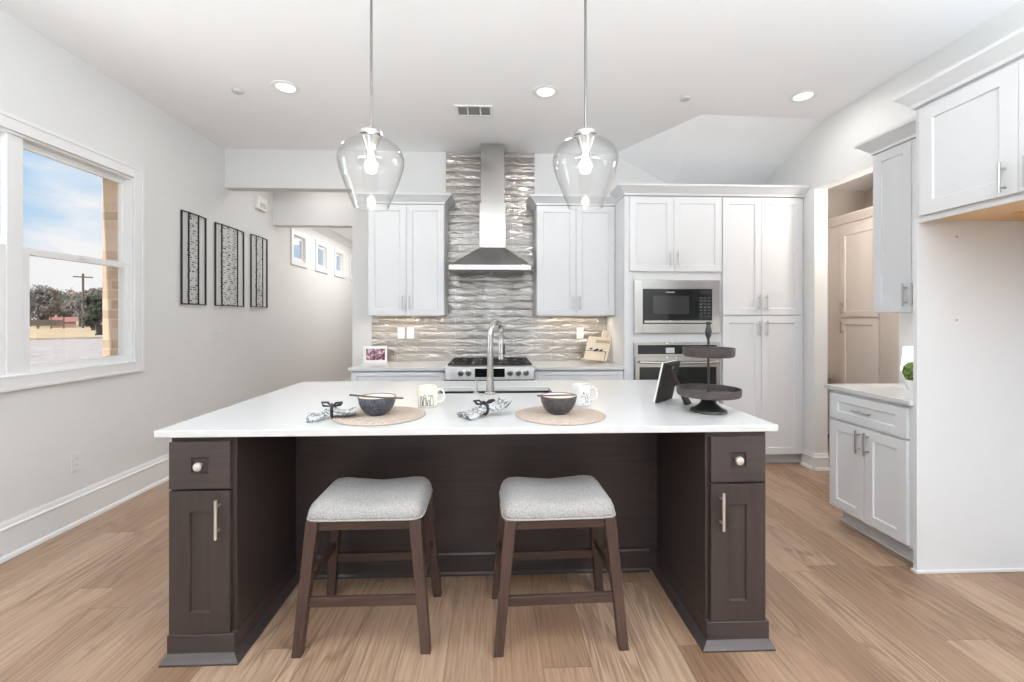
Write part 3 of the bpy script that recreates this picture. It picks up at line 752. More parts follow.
# ------------------------------------------------------------------ stools
def make_stool(label, loc, rz):
    t = thing('bar_stool', label, 'stool', loc, rz, True, 'backless counter stools at the island')
    hw_, hd_ = 0.208, 0.150         # leg tops
    fw, fd = 0.257, 0.187           # feet
    zt = 0.530
    for sx in (-1, 1):
        for sy in (-1, 1):
            m = MB(); a, b = 0.024, 0.019
            X, Y = sx*hw_, sy*hd_; x, y = sx*fw, sy*fd
            m.hexa([(x-b, y-b, 0), (x+b, y-b, 0), (x+b, y+b, 0), (x-b, y+b, 0)], [(X-a, Y-a, zt), (X+a, Y-a, zt), (X+a, Y+a, zt), (X-a, Y+a, zt)])
            m.build('leg', STOOLW, t, 0.002)
    def at(z): k = 1-z/zt; return hw_+(fw-hw_)*k, hd_+(fd-hd_)*k
    for sy in (-1, 1):
        m = MB(); q, r = at(0.515); m.box(-q+0.022, q-0.022, sy*r-0.010, sy*r+0.010, 0.488, 0.5295); m.build('apron', STOOLWX, t, 0.0015)
        z = 0.205; q, r = at(z); m = MB(); m.box(-q+0.018, q-0.018, sy*r-0.010, sy*r+0.010, z-0.019, z+0.019); m.build('stretcher', STOOLWX, t, 0.002)
    for sx in (-1, 1):
        m = MB(); q, r = at(0.515); m.box(sx*q-0.010, sx*q+0.010, -r+0.022, r-0.022, 0.488, 0.5295); m.build('apron', STOOLW, t, 0.0015)
        z = 0.270; q, r = at(z); m = MB(); m.box(sx*q-0.010, sx*q+0.010, -r+0.018, r-0.018, z-0.017, z+0.017); m.build('stretcher', STOOLW, t, 0.002)
    # saddle cushion lofted from rounded outlines
    n = 64; SW, SD = 0.238, 0.178
    def ring(ins, z, lift):
        out_ = []
        for i in range(n):
            a = 2*PI*i/n; ca, sa = math.cos(a), math.sin(a); e = 0.22
            x = (SW-ins)*math.copysign(abs(ca)**e, ca); y = (SD-ins)*math.copysign(abs(sa)**e, sa)
            u = max(-1, min(1, x/SW)); sad = 0.5*(1-math.cos(PI*min(1, abs(u)/0.80)))
            out_.append((x, y, z-0.006+lift*sad))
        return out_
    m = MB()
    rs = [ring(0.05, 0.5365, 0), ring(0.006, 0.5365, 0), ring(0.0, 0.542, 0), ring(-0.001, 0.553, 0), ring(0.002, 0.566, 0.003), ring(0.010, 0.579, 0.008), ring(0.024, 0.588, 0.014),
          ring(0.045, 0.593, 0.018), ring(0.075, 0.596, 0.020), ring(0.11, 0.598, 0.021), ring(0.145, 0.599, 0.022)]
    m.rings(rs)
    c_ = m.build('seat_cushion', FABRIC, t, smooth=60)
    p = MB(); p.tube([q for q in ring(-0.002, 0.541, 0)]+[ring(-0.002, 0.541, 0)[0]], 0.0035, 6, False); p.build('welt', FABRIC, c_)
    return t
s1 = make_stool('left backless stool with grey saddle seat, nearer the left island cabinet', (-0.534, 2.036, 0), 0.0)
s2 = dup(s1, (0.270, 2.016, 0), 0.03, 'right backless stool with grey saddle seat, nearer the right island cabinet')

# ------------------------------------------------------------------ things on the island
ZT = 0.9142
def lathe_thing(name, label, cat, prof, loc, mat, n=48, group=None):
    t = thing(name, label, cat, loc, 0, True, group); return t
for lab, x, y in (('round woven placemat under the blue-grey bowl', -0.520, 2.078), ('round woven placemat under the charcoal bowl', 0.303, 2.058)):
    m = MB(); m.lathe([(0.0, 0.0), (0.203, 0.0), (0.206, 0.002), (0.203, 0.004), (0.0, 0.0045)], (0, 0, 0), 72)
    o = m.build('placemat', MATW); o.location = (x, y, ZT); tag(o, lab, 'placemat', 'round woven placemats on the island')
ZM = ZT+0.0047
def bowl(label, x, y, matout, r, h):
    t = thing('bowl', label, 'bowl', (x, y, ZM), 0, True, 'bowls on the placemats')
    f_ = r*0.50; prof = [(0.0, 0.002), (f_*0.9, 0.0), (f_, 0.004)]
    for k in range(1, 9):
        a = k/8; prof.append((f_+(r-f_)*math.sin(a*PI/2)**0.9, 0.004+(h-0.004)*(a**1.25)))
    m = MB(); m.lathe(prof+[(r-0.002, h+0.001)], n=56); b = m.build('outer_shell', matout, t, smooth=50)
    inn = [(r-0.002, h+0.0012), (r-0.006, h-0.002)]
    for k in range(1, 9):
        a = 1-k/8; inn.append((max(0.0, (f_+(r-f_)*math.sin(a*PI/2)**0.9-0.006) if k < 8 else 0.0), 0.006+(h-0.010)*(a**1.25)))
    m = MB(); m.lathe(inn, n=56); m.build('inner_glaze', BOWLIN, t, smooth=50)
    m = MB(); n = 48; m.tube([((r-0.001)*math.cos(2*PI*i/n), (r-0.001)*math.sin(2*PI*i/n), h) for i in range(n+1)], 0.0028, 8, False); m.build('rim', plain('bowl_rim', srgb(72, 62, 60), 0.4) if 'bowl_rim' not in MATS else MATS['bowl_rim'], t)
    return t
BR, BH = 0.084, 0.081
bowl('blue-grey textured bowl with chopsticks on the left placemat', -0.535, 2.085, BOWLB, BR, BH)
bowl('charcoal bowl with light interior on the right placemat', 0.298, 2.075, BOWLG, BR, BH)
def stick(label, p, q):
    m = MB(); m.tube([p, q], [0.0045, 0.003], 8); tag(m.build('chopstick', CHOPW), label, 'chopstick', 'chopsticks on the bowls')
zr = ZM+BH+0.0075
stick('dark chopstick across the blue-grey bowl, pointing left', (-0.655, 2.075, zr+0.003), (-0.470, 2.010, zr-0.002))
stick('dark chopstick across the blue-grey bowl, pointing right', (-0.402, 2.010, zr-0.003), (-0.590, 2.040, zr+0.001))
stick('dark chopstick across the charcoal bowl on the right', (0.196, 2.030, zr+0.001), (0.375, 2.050, zr))

def mug(label, x, y, rz, body, marks):
    t = thing('mug', label, 'mug', (x, y, ZT), rz, True, 'mugs on the island')
    r, h = 0.049, 0.104
    m = MB(); m.lathe([(0.0, 0.001), (r-0.006, 0.0), (r-0.001, 0.004), (r, 0.010), (r, h-0.001), (r-0.0015, h), (r-0.004, h-0.001), (r-0.004, 0.008), (r-0.010, 0.005), (0.0, 0.005)], n=48); b = m.build('body', body, t, smooth=50)
    m = MB(); m.tube([(r-0.002, 0, 0.084), (r+0.014, 0, 0.088), (r+0.030, 0, 0.074), (r+0.035, 0, 0.052), (r+0.030, 0, 0.032), (r+0.014, 0, 0.020), (r-0.002, 0, 0.022)], 0.0052, 10); m.build('handle', body, t)
    m = MB(); R_ = r+0.0004
    for pts in marks:
        P = [(R_*math.cos(a), R_*math.sin(a), z) for a, z in pts]
        m.tube(P, 0.0013, 6)
    m.build('printed_marks', BLACKM, t)
MUGC = plain('mug_cream', srgb(226, 222, 208), 0.25); MUGW = plain('mug_white', srgb(216, 215, 212), 0.25)
def arch(a0, a1, z0, z1, n=9):
    return [(a0+(a1-a0)*k/(n-1), z0+(z1-z0)*math.sin(PI*k/(n-1))**0.6) for k in range(n)]
A0 = -PI/2
mk = [arch(A0-0.80, A0-0.55, 0.012, 0.060), arch(A0-0.52, A0-0.05, 0.012, 0.066), arch(A0-0.42, A0-0.15, 0.012, 0.052), arch(A0-0.02, A0+0.22, 0.012, 0.042), arch(A0+0.25, A0+0.62, 0.012, 0.064), [(A0-0.8, 0.012), (A0-0.3, 0.011), (A0+0.2, 0.011), (A0+0.62, 0.012)], arch(A0+0.05, A0+0.30, 0.055, 0.066)]
mug('cream mug with black line drawing, right of the left placemat', -0.335, 2.285, 0.15, MUGC, mk)
mk2 = [arch(A0-0.10, A0+0.05, 0.060, 0.070), arch(A0-0.30, A0+0.16, 0.044, 0.052), [(A0-0.2, 0.012), (A0-0.1, 0.011), (A0+0.05, 0.012)], [(A0+0.30, 0.062), (A0+0.40, 0.046), (A0+0.48, 0.034)], arch(A0+0.18, A0+0.5, 0.014, 0.028), [(A0+0.22, 0.045), (A0+0.18, 0.030)]]
mug('white mug with small black marks, behind the charcoal bowl', 0.448, 2.300, 0.10, MUGW, mk2)

def napkin(label, x, y, rz, ln, lift, fold):
    t = thing('cloth_napkin', label, 'napkin', (x, y, ZT), rz, True, 'tied napkins beside the placemats')
    nu, nv = 28, 14; m = MB(); topv, botv = [], []
    for i in range(nu+1):
        u = -1+2*i/nu; wv = 0.026+0.036*abs(u)**0.8
        rowt, rowb = [], []
        for j in range(nv+1):
            v = -1+2*j/nv
            amp = 0.004+0.007*abs(u)
            z = 0.006+0.040*math.exp(-(u/0.42)**2)*(1-0.45*v*v)+amp*(0.5+0.5*math.cos(v*PI*2.5+u*2))+(lift*max(0, u)**2)
            px = u*ln/2; py = v*wv+0.02*fold*math.sin(u*2.6)
            rowt.append((px, py, z+0.004)); rowb.append((px, py*0.97, max(0.001, z-0.005) if abs(u) < 0.96 else max(0.001, z-0.002)))
        m.rings
        topv.append(rowt); botv.append(rowb)
    m.rings([a+b[::-1] for a, b in zip(topv, botv)])
    m.build('cloth', NAPK, t, smooth=70)
    m = MB(); n = 20
    ringpts = [(0.0, 0.030*math.cos(2*PI*k/n), 0.035+0.027*math.sin(2*PI*k/n)) for k in range(n+1)]
    m.tube(ringpts, [0.0065]*(n+1), 8, False)
    for s in (-1, 1):
        m.tube([(0, 0, 0.052), (s*0.018, -0.014*s, 0.070), (s*0.042, -0.016*s, 0.070), (s*0.036, 0.004, 0.058), (s*0.005, 0.002, 0.053)], [0.004, 0.007, 0.008, 0.007, 0.004], 8, True, 0.7)
    m.tube([(-0.006, 0, 0.054), (0.006, 0, 0.055)], 0.008, 10)
    m.build('ribbon', RIBBON, t)
napkin('printed cloth napkin tied with black ribbon, left of the left placemat', -0.720, 2.030, 0.30, 0.20, 0.02, 0.3)
napkin('printed cloth napkin tied with black ribbon, in front of the faucet', -0.045, 2.055, 0.62, 0.215, 0.05, -0.6)

# two-tier tray
TX, TY = 1.022, 2.108
t = thing('tiered_tray', 'black two-tier round serving tray on the right of the island', 'tray', (TX, TY, ZT), 0, True)
m = MB(); m.lathe([(0.0, 0.0), (0.080, 0.0), (0.083, 0.004), (0.080, 0.012), (0.060, 0.020), (0.038, 0.040), (0.028, 0.062), (0.026, 0.076), (0.0, 0.076)], n=48); m.build('pedestal_foot', BLACK, t)
def dish(r, z, h):
    m = MB(); m.lathe([(0.0, z), (r-0.010, z), (r-0.004, z+0.002), (r, z+0.010), (r+0.001, z+h), (r-0.004, z+h), (r-0.006, z+0.010), (0.0, z+0.008)], n=64); return m
dish(0.143, 0.0765, 0.036).build('lower_tray', TRAYW, t)
dish(0.116, 0.262, 0.042).build('upper_tray', TRAYW, t)
m = MB(); m.cyl((0, 0, 0.0850), (0, 0, 0.340), 0.0055, 14); m.build('pole', BLACK, t)
m = MB(); m.lathe([(0.0, 0.338), (0.007, 0.338), (0.005, 0.344), (0.013, 0.363), (0.015, 0.383), (0.010, 0.406), (0.008, 0.412), (0.012, 0.418), (0.010, 0.428), (0.0, 0.430)], n=20); m.build('finial', BLACK, t)

# easel photo frame seen from behind
t = thing('photo_frame', 'dark wooden photo frame seen from behind, beside the tiered tray', 'photo frame', (0.915, 2.375, ZT), 0.80, True)
tilt = 0.22; fw_, fh_ = 0.096, 0.215
def tp(x, d, z): return (x, d*math.cos(tilt)-z*math.sin(tilt), z*math.cos(tilt)+d*math.sin(tilt)+0.002)
def tbox(m, x0, x1, d0, d1, z0, z1):
    m.hexa([tp(x0, d0, z0), tp(x1, d0, z0), tp(x1, d1, z0), tp(x0, d1, z0)], [tp(x0, d0, z1), tp(x1, d0, z1), tp(x1, d1, z1), tp(x0, d1, z1)]); return m
m = MB(); tbox(m, -fw_, fw_, 0.0, 0.014, 0.0, fh_); m.build('backing_board', FRAMEW, t, 0.001)
m = MB(); tbox(m, -fw_-0.002, -fw_+0.010, 0.0145, 0.022, 0, fh_); tbox(m, fw_-0.010, fw_+0.002, 0.0145, 0.022, 0, fh_); tbox(m, -fw_, fw_, 0.0145, 0.022, 0, 0.012); tbox(m, -fw_, fw_, 0.0145, 0.022, fh_-0.012, fh_); m.build('front_frame', SHADE, t)
m = MB(); m.hexa([(-0.030, -0.130, 0.0), (0.034, -0.130, 0.0), (0.030, -0.112, 0.0), (-0.026, -0.112, 0.0)], [tp(-0.012, -0.003, 0.165), tp(0.012, -0.003, 0.165), tp(0.012, -0.0006, 0.170), tp(-0.012, -0.0006, 0.170)]); m.build('easel_leg', FRAMEW, t, 0.001)
m = MB(); tbox(m, -0.010, 0.010, -0.004, -0.0006, 0.180, 0.192); m.build('hanger', NICKEL, t)

# ------------------------------------------------------------------ things on the back counter
t = thing('photo_frame', 'small white frame with two pink photos on the left back counter', 'photo frame', (-1.185, 4.555, ZT), 0.05, True)
m = MB()
for a, b, c, d in ((-0.120, -0.090, 0.0, 0.165), (0.094, 0.112, 0.0, 0.165), (-0.090, 0.094, 0.0, 0.024), (-0.090, 0.094, 0.138, 0.165)): m.box(a, b, -0.012, 0.012, c, d)
m.build('frame', SHADE, t, 0.002)
for a, b in ((-0.0895, 0.001), (0.003, 0.0935)):
    m = MB(); m.box(a, b, -0.004, 0.006, 0.0245, 0.1375); m.build('photo', PHOTO, t)
m = MB(); m.hexa([(-0.02, 0.055, 0), (0.02, 0.055, 0), (0.02, 0.062, 0), (-0.02, 0.062, 0)], [(-0.015, 0.0125, 0.12), (0.015, 0.0125, 0.12), (0.015, 0.016, 0.12), (-0.015, 0.016, 0.12)]); m.build('easel_leg', SHADE, t)

t = thing('cookbook_stand', 'whitewashed cutting-board shaped book stand on the right back counter', 'stand', (1.015, 4.455, ZT), -0.10, True)
tl, rk = 0.26, 0.26   # leaning back, and sloping to the right
def kp(x, d, z): return (x+z*rk, d*math.cos(tl)+z*math.sin(tl), z*math.cos(tl)-d*math.sin(tl)+0.016-0.08*x)
def kbox(m, x0, x1, d0, d1, z0, z1):
    m.hexa([kp(x0, d0, z0), kp(x1, d0, z0), kp(x1, d1, z0), kp(x0, d1, z0)], [kp(x0, d0, z1), kp(x1, d0, z1), kp(x1, d1, z1), kp(x0, d1, z1)]); return m
m = MB(); kbox(m, -0.125, 0.105, 0, 0.016, 0, 0.245); kbox(m, 0.0, 0.052, 0, 0.016, 0.245, 0.318); m.build('board', WOODW, t, 0.003)
m = MB(); kbox(m, -0.045, 0.095, -0.0015, -0.0004, 0.185, 0.215); m.build('engraving', GREYINK if False else plain('engraved_brown', srgb(178, 158, 138), 0.7), t)
m = MB(); kbox(m, -0.150, 0.070, -0.060, -0.001, -0.003, 0.008); m.build('ledge', WOODW, t, 0.001)
m = MB(); q = [kp(-0.150, -0.055, 0.09), kp(0.075, -0.055, 0.09)]
m.tube(q, 0.003, 8)
for a in (-0.148, 0.073):
    m.tube([kp(a, -0.055, 0.092), kp(a, -0.055, 0.004)], 0.003, 8); m.tube([kp(a, -0.055, 0.09), kp(a, -0.001, 0.09)], 0.003, 8)
m.build('wire_rail', plain('stand_wire', srgb(92, 80, 70), 0.4, 0.6), t)
m = MB()
for bx, bz, sc in ((-0.072, 0.120, 0.8), (-0.018, 0.110, 1.25), (0.030, 0.112, 0.9)):
    n = 14
    m.rings([[kp(bx+0.017*sc*math.cos(2*PI*i/n), d_, bz+0.011*sc*math.sin(2*PI*i/n)+0.007*sc*math.cos(2*PI*i/n)) for i in range(n)] for d_ in (-0.0015, -0.0004)])
    m.rings([[kp(bx+sc*a_, d_, bz+sc*b_) for a_, b_ in ((-0.006, -0.006), (-0.026, -0.012), (-0.022, 0.002), (-0.010, 0.004))] for d_ in (-0.0016, -0.0005)])
m.build('bird_print', BLACKM, t)
m = MB(); m.hexa([(0.03, 0.135, 0), (0.09, 0.135, 0), (0.09, 0.145, 0), (0.03, 0.145, 0)], [kp(-0.01, 0.017, 0.20), kp(0.05, 0.017, 0.20), kp(0.05, 0.022, 0.20), kp(-0.01, 0.022, 0.20)]); m.build('back_strut', WOODW, t)

# ------------------------------------------------------------------ right-hand run (fronts face left)
RF = 2.268       # carcass front plane (world x)
ROT = -PI/2      # local x runs towards the camera, local y towards the wall
t = thing('base_cabinet', 'white base cabinet with drawer against the right wall', 'cabinet', (RF, 2.935, 0), ROT, True)
W = 2.935-2.336; D = XR-RF-0.002
m = MB(); m.box(0, W, 0, D, 0.105, 0.885); m.box(0.0, W, 0.075, D, 0, 0.105); bevcab(m, 'body', t)
m = MB(); m.box(0.0, W, 0.055, 0.0745, 0, 0.016); m.build('shoe_moulding', W_TRIM, t, 0.003)
add_door(t, 0.004, W-0.030, 0.700, 0.866, ('h', W/2-0.01, 0.783), name='drawer', rail=0.07, rail_z=0.05, hl=0.13)
h = (W-0.026)/2
add_door(t, 0.004, h-0.0015, 0.118, 0.686, ('v', h-0.030, 0.60)); add_door(t, h+0.0015, W-0.030, 0.118, 0.686, ('v', h+0.032, 0.60))
slab('countertop', 'white quartz countertop on the right-hand base cabinet', 2.235, XR-0.001, 2.336, 2.962)
t = thing('wall_cabinet', 'white wall cabinet on the right wall over the small counter', 'cabinet', (2.535, 2.893, 0), ROT, True)
W = 2.893-2.336; D = XR-2.535-0.002
m = MB(); m.box(0, W, 0, D, 1.395, 2.440); bevcab(m, 'body', t)
h = W/2
add_door(t, 0.003, h-0.0015, 1.398, 2.436, ('v', h-0.030, 1.50)); add_door(t, h+0.0015, W-0.003, 1.398, 2.436, ('v', h+0.030, 1.50))
crown(t, W, D, 2.4405, True, False, sc=0.9)
area('under_cabinet_light', (2.70, 2.62, 1.38), (0, 0, 0), 0.05, 0.45, 1.6, (1, 0.97, 0.92))
# fridge surround
m = MB(); m.box(RF-0.014, XR-0.002, 2.312, 2.334, 0.0, 1.868)
fp = tag(m.build('fridge_surround', W_CAB, None, 0.001), 'tall plain white end panel of the empty fridge bay', 'panel')
m = MB(); m.box(RF-0.026, XR-0.004, 2.300, 2.3118, 0, 0.016); m.box(RF-0.026, RF-0.0145, 2.3118, 2.338, 0, 0.016); m.build('shoe_moulding', W_TRIM, fp, 0.003)
m = MB()
for zz in (1.795, 1.35): m.cyl((2.475, 2.3119, zz), (2.475, 2.3085, zz), 0.006, 10)
m.build('screw', NICKEL, fp)
t = thing('fridge_cabinet', 'deep white two-door cabinet over the empty fridge bay', 'cabinet', (RF, 2.334, 0), ROT, True)
W = 0.98; D = XR-RF-0.002
m = MB(); m.box(0, W, 0, D, 1.8905, 2.480); bevcab(m, 'body', t)
m = MB(); m.box(0.0, W, 0.0, 0.018, 1.8690, 1.890); m.box(0.0, 0.018, 0.018, D, 1.8690, 1.890); m.build('bottom_rail', W_CAB, t)
m = MB(); m.box(0.0185, W, 0.0185, D, 1.8840, 1.8900); m.box(0.20, W, D-0.06, D, 1.8690, 1.8838); m.box(0.20, 0.225, 0.30, 0.33, 1.862, 1.8838); m.build('underside', PLYW, t)
h = 0.490
add_door(t, 0.040, h-0.0015, 1.900, 2.462, ('v', h-0.048, 1.975), hl=0.13, rail=0.07)
add_door(t, h+0.0015, W-0.030, 1.900, 2.462, ('v', h+0.048, 1.975), hl=0.13, rail=0.07)
crown(t, W, D, 2.4805, True, False, sc=0.72)

# lamp and topiary on the right counter
t = thing('table_lamp', 'small lit white lamp behind the green ball plant', 'lamp', (2.735, 2.800, ZT), 0, True)
m = MB(); m.lathe([(0.0, 0), (0.050, 0), (0.052, 0.008), (0.040, 0.020), (0.046, 0.045), (0.036, 0.075), (0.014, 0.090), (0.010, 0.112), (0.0, 0.112)], n=32); m.build('base', SHADE, t)
m = MB(); m.lathe([(0.086, 0.098), (0.072, 0.258), (0.070, 0.258), (0.084, 0.098)], n=40, cap0=False); m.build('lamp_shade', LAMPSHADE, t)
m = MB(); m.lathe([(0.0, 0.112), (0.014, 0.115), (0.026, 0.150), (0.018, 0.185), (0.0, 0.192)], n=20); m.build('bulb', BULB, t)
t = thing('potted_topiary', 'green ball topiary in a white pot on the right counter', 'plant', (2.612, 2.690, ZT), 0, True)
m = MB(); m.lathe([(0.0, 0), (0.036, 0), (0.050, 0.040), (0.055, 0.062), (0.050, 0.062), (0.044, 0.052), (0.0, 0.052)], n=36); m.build('pot', SHADE, t)
b = bmesh.new(); bmesh.ops.create_icosphere(b, subdivisions=5, radius=0.060)
for v_ in b.verts:
    n_ = v_.co.normalized(); q = math.sin(n_.x*23+1.3*math.sin(n_.z*17))*math.sin(n_.y*27+n_.z*11)*math.sin(n_.z*24+2*n_.x)
    v_.co = n_*(0.060+0.007*q+random.uniform(-0.0025, 0.0025)); v_.co.z += 0.112
m = MB(); m.b.free(); m.b = b; m.build('leaf_ball', TOPI, t, smooth=80)

# ------------------------------------------------------------------ pantry beyond the opening
t = thing('pantry_cabinet', 'tall beige cabinet with two stacked doors seen through the right opening', 'cabinet', (3.762, 4.935, 0), ROT, True)
W = 0.70; D = 0.59
m = MB(); m.box(0, W, 0, D, 0.10, 2.37); m.box(0, W, 0.07, D, 0, 0.10); bevcab(m, 'body', t, W_PCAB)
for k in range(1):
    a, b = 0.215, 0.690
    hx = a+0.04
    add_door(t, a, b, 1.372, 2.30, ('v', hx, 1.465), W_PCAB); add_door(t, a, b, 0.12, 1.352, ('v', hx, 1.26), W_PCAB)
crown(t, W, D, 2.3705, True, False, mat=W_PCAB, sc=0.5)
m = MB(); m.box(XR+0.125, 3.74, 4.80, 5.118, 0.70, 0.735); tag(m.build('pantry_shelf', plain('shelf_taupe', srgb(170, 158, 148), 0.5), None, 0.002), 'low taupe shelf deep in the pantry opening', 'shelf')
pl = bpy.data.lights.new('pantry_fill', 'POINT'); pl.energy = 34; pl.shadow_soft_size = 0.12; pl.color = (1, 0.93, 0.86)  # unseen fill light added to brighten the pantry walls
po = bpy.data.objects.new('pantry_fill', pl); po.location = (3.35, 3.5, 2.45); C.objects.link(po)
area('hall_fill', (-2.05, 5.25, 3.07), (0, 0, 0), 0.3, 0.3, 4, (1, 0.97, 0.94))  # added fill for the hall; no fixture hangs here
area('far_room_fill', (-1.95, 7.6, 2.78), (0, 0, 0), 0.8, 2.5, 30, (1, 0.97, 0.94))  # unseen panel added to brighten the far room

# ------------------------------------------------------------------ ceiling fixtures
def downlight(label, x, y, p=5):
    t = thing('recessed_light', label, 'ceiling light', (x, y, H), 0, True, 'recessed ceiling lights')
    m = MB(); m.lathe([(0.098, -0.0005), (0.098, -0.005), (0.070, -0.008), (0.066, -0.004), (0.066, -0.0005)], n=40); m.build('trim_ring', WHITEP, t)
    m = MB(); m.lathe([(0.0655, -0.0035), (0.0, -0.0035)], n=40); m.build('lens', LENS, t)
    if p: 
        l = bpy.data.lights.new('recessed_lamp', 'AREA'); l.shape = 'DISK'; l.size = 0.13; l.energy = p; l.color = (1, 0.98, 0.95)
        o = bpy.data.objects.new('recessed_lamp', l); o.location = (x, y, H-0.010); C.objects.link(o)
downlight('recessed ceiling light nearest the left wall', -1.558, 3.435)
downlight('recessed ceiling light in front of the range hood', 0.395, 3.424)
downlight('recessed ceiling light nearest the right wall', 2.406, 3.413, 3.5)
for x, y in ((-1.55, 0.4), (0.4, 0.4), (2.3, 0.4)):  # unseen lamps added nearer the camera for extra light
    l = bpy.data.lights.new('recessed_lamp', 'AREA'); l.shape = 'DISK'; l.size = 0.13; l.energy = 5; l.color = (1, 0.98, 0.95)
    o = bpy.data.objects.new('recessed_lamp', l); o.location = (x, y, H-0.010); C.objects.link(o)
for lab, x, y in (('small round ceiling sensor right of the hood', 1.497, 3.470), ('small round ceiling sensor near the left wall', -1.945, 3.500)):
    m = MB(); m.lathe([(0.040, -0.0005), (0.040, -0.014), (0.030, -0.022), (0.0, -0.022)], (0, 0, 0), 28)
    o = m.build('ceiling_sensor', SENS); o.location = (x, y, H); tag(o, lab, 'sensor')
t = thing('air_vent', 'rectangular white ceiling air vent left of the hood chimney', 'vent', (-0.165, 3.765, H), 0, True)
m = MB(); ww, hh = 0.155, 0.100
m.box(-ww, ww, -hh, -hh+0.022, -0.008, -0.0005); m.box(-ww, ww, hh-0.022, hh, -0.008, -0.0005)
for a, b in ((-ww, -ww+0.024), (-0.058, -0.046), (0.046, 0.058), (ww-0.024, ww)): m.box(a, b, -hh+0.022, hh-0.022, -0.008, -0.0005)
m.build('frame', WHITEP, t, 0.001)
for a, b in ((-ww+0.024, -0.058), (-0.046, 0.046), (0.058, ww-0.024)):
    m = MB()
    for k in range(11):
        yy = -hh+0.026+k*0.0135; m.hexa([(a, yy, -0.006), (b, yy, -0.006), (b, yy+0.002, -0.006), (a, yy+0.002, -0.006)], [(a, yy+0.007, -0.0008), (b, yy+0.007, -0.0008), (b, yy+0.009, -0.0008), (a, yy+0.009, -0.0008)])
    m.build('louvre', GREYV, t)

def pendant(label, x, y):
    t = thing('pendant_light', label, 'pendant light', (x, y, 0), 0, True, 'glass pendants over the island')
    zt, zb = 2.292, 1.918
    m = MB(); m.lathe([(0.0, H-0.0005), (0.062, H-0.0005), (0.062, H-0.012), (0.050, H-0.026), (0.0, H-0.028)], n=36); m.build('canopy', NICKEL, t)
    m = MB(); m.cyl((0, 0, zt+0.02), (0, 0, H-0.027), 0.0065, 14); m.build('rod', RODM, t)
    m = MB(); m.lathe([(0.0, zt+0.022), (0.022, zt+0.022), (0.030, zt+0.014), (0.058, zt+0.004), (0.060, zt-0.012), (0.046, zt-0.018), (0.036, zt-0.050), (0.026, zt-0.075), (0.022, zt-0.105), (0.0, zt-0.105)], n=36); m.build('fitter', CHROME, t)
    prof = [(0.052, zt-0.018), (0.080, zt-0.030), (0.115, zt-0.050), (0.143, zt-0.075), (0.159, zt-0.105), (0.164, zt-0.135), (0.160, zt-0.168), (0.149, zt-0.210), (0.130, zt-0.262), (0.107, zt-0.320), (0.086, zb)]
    # smooth the outline
    P = []
    for k in range(len(prof)-1):
        p0, p1, p2, p3 = prof[max(k-1, 0)], prof[k], prof[k+1], prof[min(k+2, len(prof)-1)]
        for j in range(4):
            u = j/4; P.append(tuple(0.5*((2*p1[i])+(-p0[i]+p2[i])*u+(2*p0[i]-5*p1[i]+4*p2[i]-p3[i])*u*u+(-p0[i]+3*p1[i]-3*p2[i]+p3[i])*u**3) for i in (0, 1)))
    P.append(prof[-1])
    inner = [(r-0.0035, z) for r, z in P[::-1]]
    m = MB(); m.lathe(P+inner, n=72); m.build('glass_shade', SHADEGL, t, smooth=80)
    m = MB(); m.lathe([(0.0, zt-0.1055), (0.013, zt-0.106), (0.015, zt-0.125), (0.028, zt-0.150), (0.031, zt-0.172), (0.024, zt-0.195), (0.0, zt-0.205)], n=28); m.build('bulb', BULB, t)
    l = bpy.data.lights.new('pendant_lamp', 'POINT'); l.energy = 1.5; l.shadow_soft_size = 0.035; l.color = (1, 0.93, 0.84)
    o = bpy.data.objects.new('pendant_lamp', l); o.location = (x, y, zt-0.165); C.objects.link(o)
pendant('clear glass pendant hanging over the left half of the island', -0.620, 2.30)
pendant('clear glass pendant hanging over the right half of the island', 0.462, 2.26)

# ------------------------------------------------------------------ wall plates, chime, art
def plate(name, label, x, y, z, face, gang=1, kind='outlet', cat='outlet'):
    rot = {'-y': 0.0, '+x': PI/2, '-x': -PI/2}[face]
    t = thing(name, label, cat, (x, y, z), rot, True)
    w_ = 0.036+0.023*(gang-1)
    m = MB(); m.box(-w_, w_, -0.006, -0.0003, -0.058, 0.058); m.build('cover_plate', PLATE, t, 0.002)
    for k in range(gang):
        cx = (k-(gang-1)/2)*0.046
        if kind == 'outlet':
            m = MB()
            for q in (-0.021, 0.021): m.lathe([(0.0, 0), (0.015, 0)], (0, 0, 0), 4) if False else m.box(cx-0.016, cx+0.016, -0.0085, -0.0062, q-0.014, q+0.014)
            sk_ = m.build('socket', PLATE, t, 0.002)
            m = MB()
            for q in (-0.021, 0.021):
                for e in (-0.006, 0.006): m.box(cx+e-0.001, cx+e+0.001, -0.0090, -0.0086, q-0.005, q+0.006)
            m.build('slot', GREYINK, sk_)
        else:
            m = MB(); m.box(cx-0.016, cx+0.016, -0.0095, -0.0062, -0.032, 0.032); m.build('rocker', PLATE, t, 0.002)
plate('wall_outlet', 'white outlet low on the left wall', XL, 3.080, 0.412, '+x')
plate('light_switch', 'white three-gang switch plate on the left wall below the art', XL, 4.580, 1.180, '+x', 3, 'switch', 'light switch')
YT = YB-0.0123
plate('wall_outlet', 'left one of the two outlets on the tile left of the range', -0.962, YT, 1.205, '-y')
plate('wall_outlet', 'right one of the two outlets on the tile left of the range', -0.866, YT, 1.205, '-y')
plate('wall_outlet', 'outlet on the tile beside the cookbook stand', 0.905, YT, 1.200, '-y')
t = thing('door_chime', 'white chime box high on the left wall beyond the art', 'door chime', (XL, 5.40, 2.70), PI/2, True)
m = MB(); m.box(-0.10, 0.10, -0.045, -0.0005, -0.075, 0.075); m.build('cover', WHITEP, t, 0.008)
m = MB()
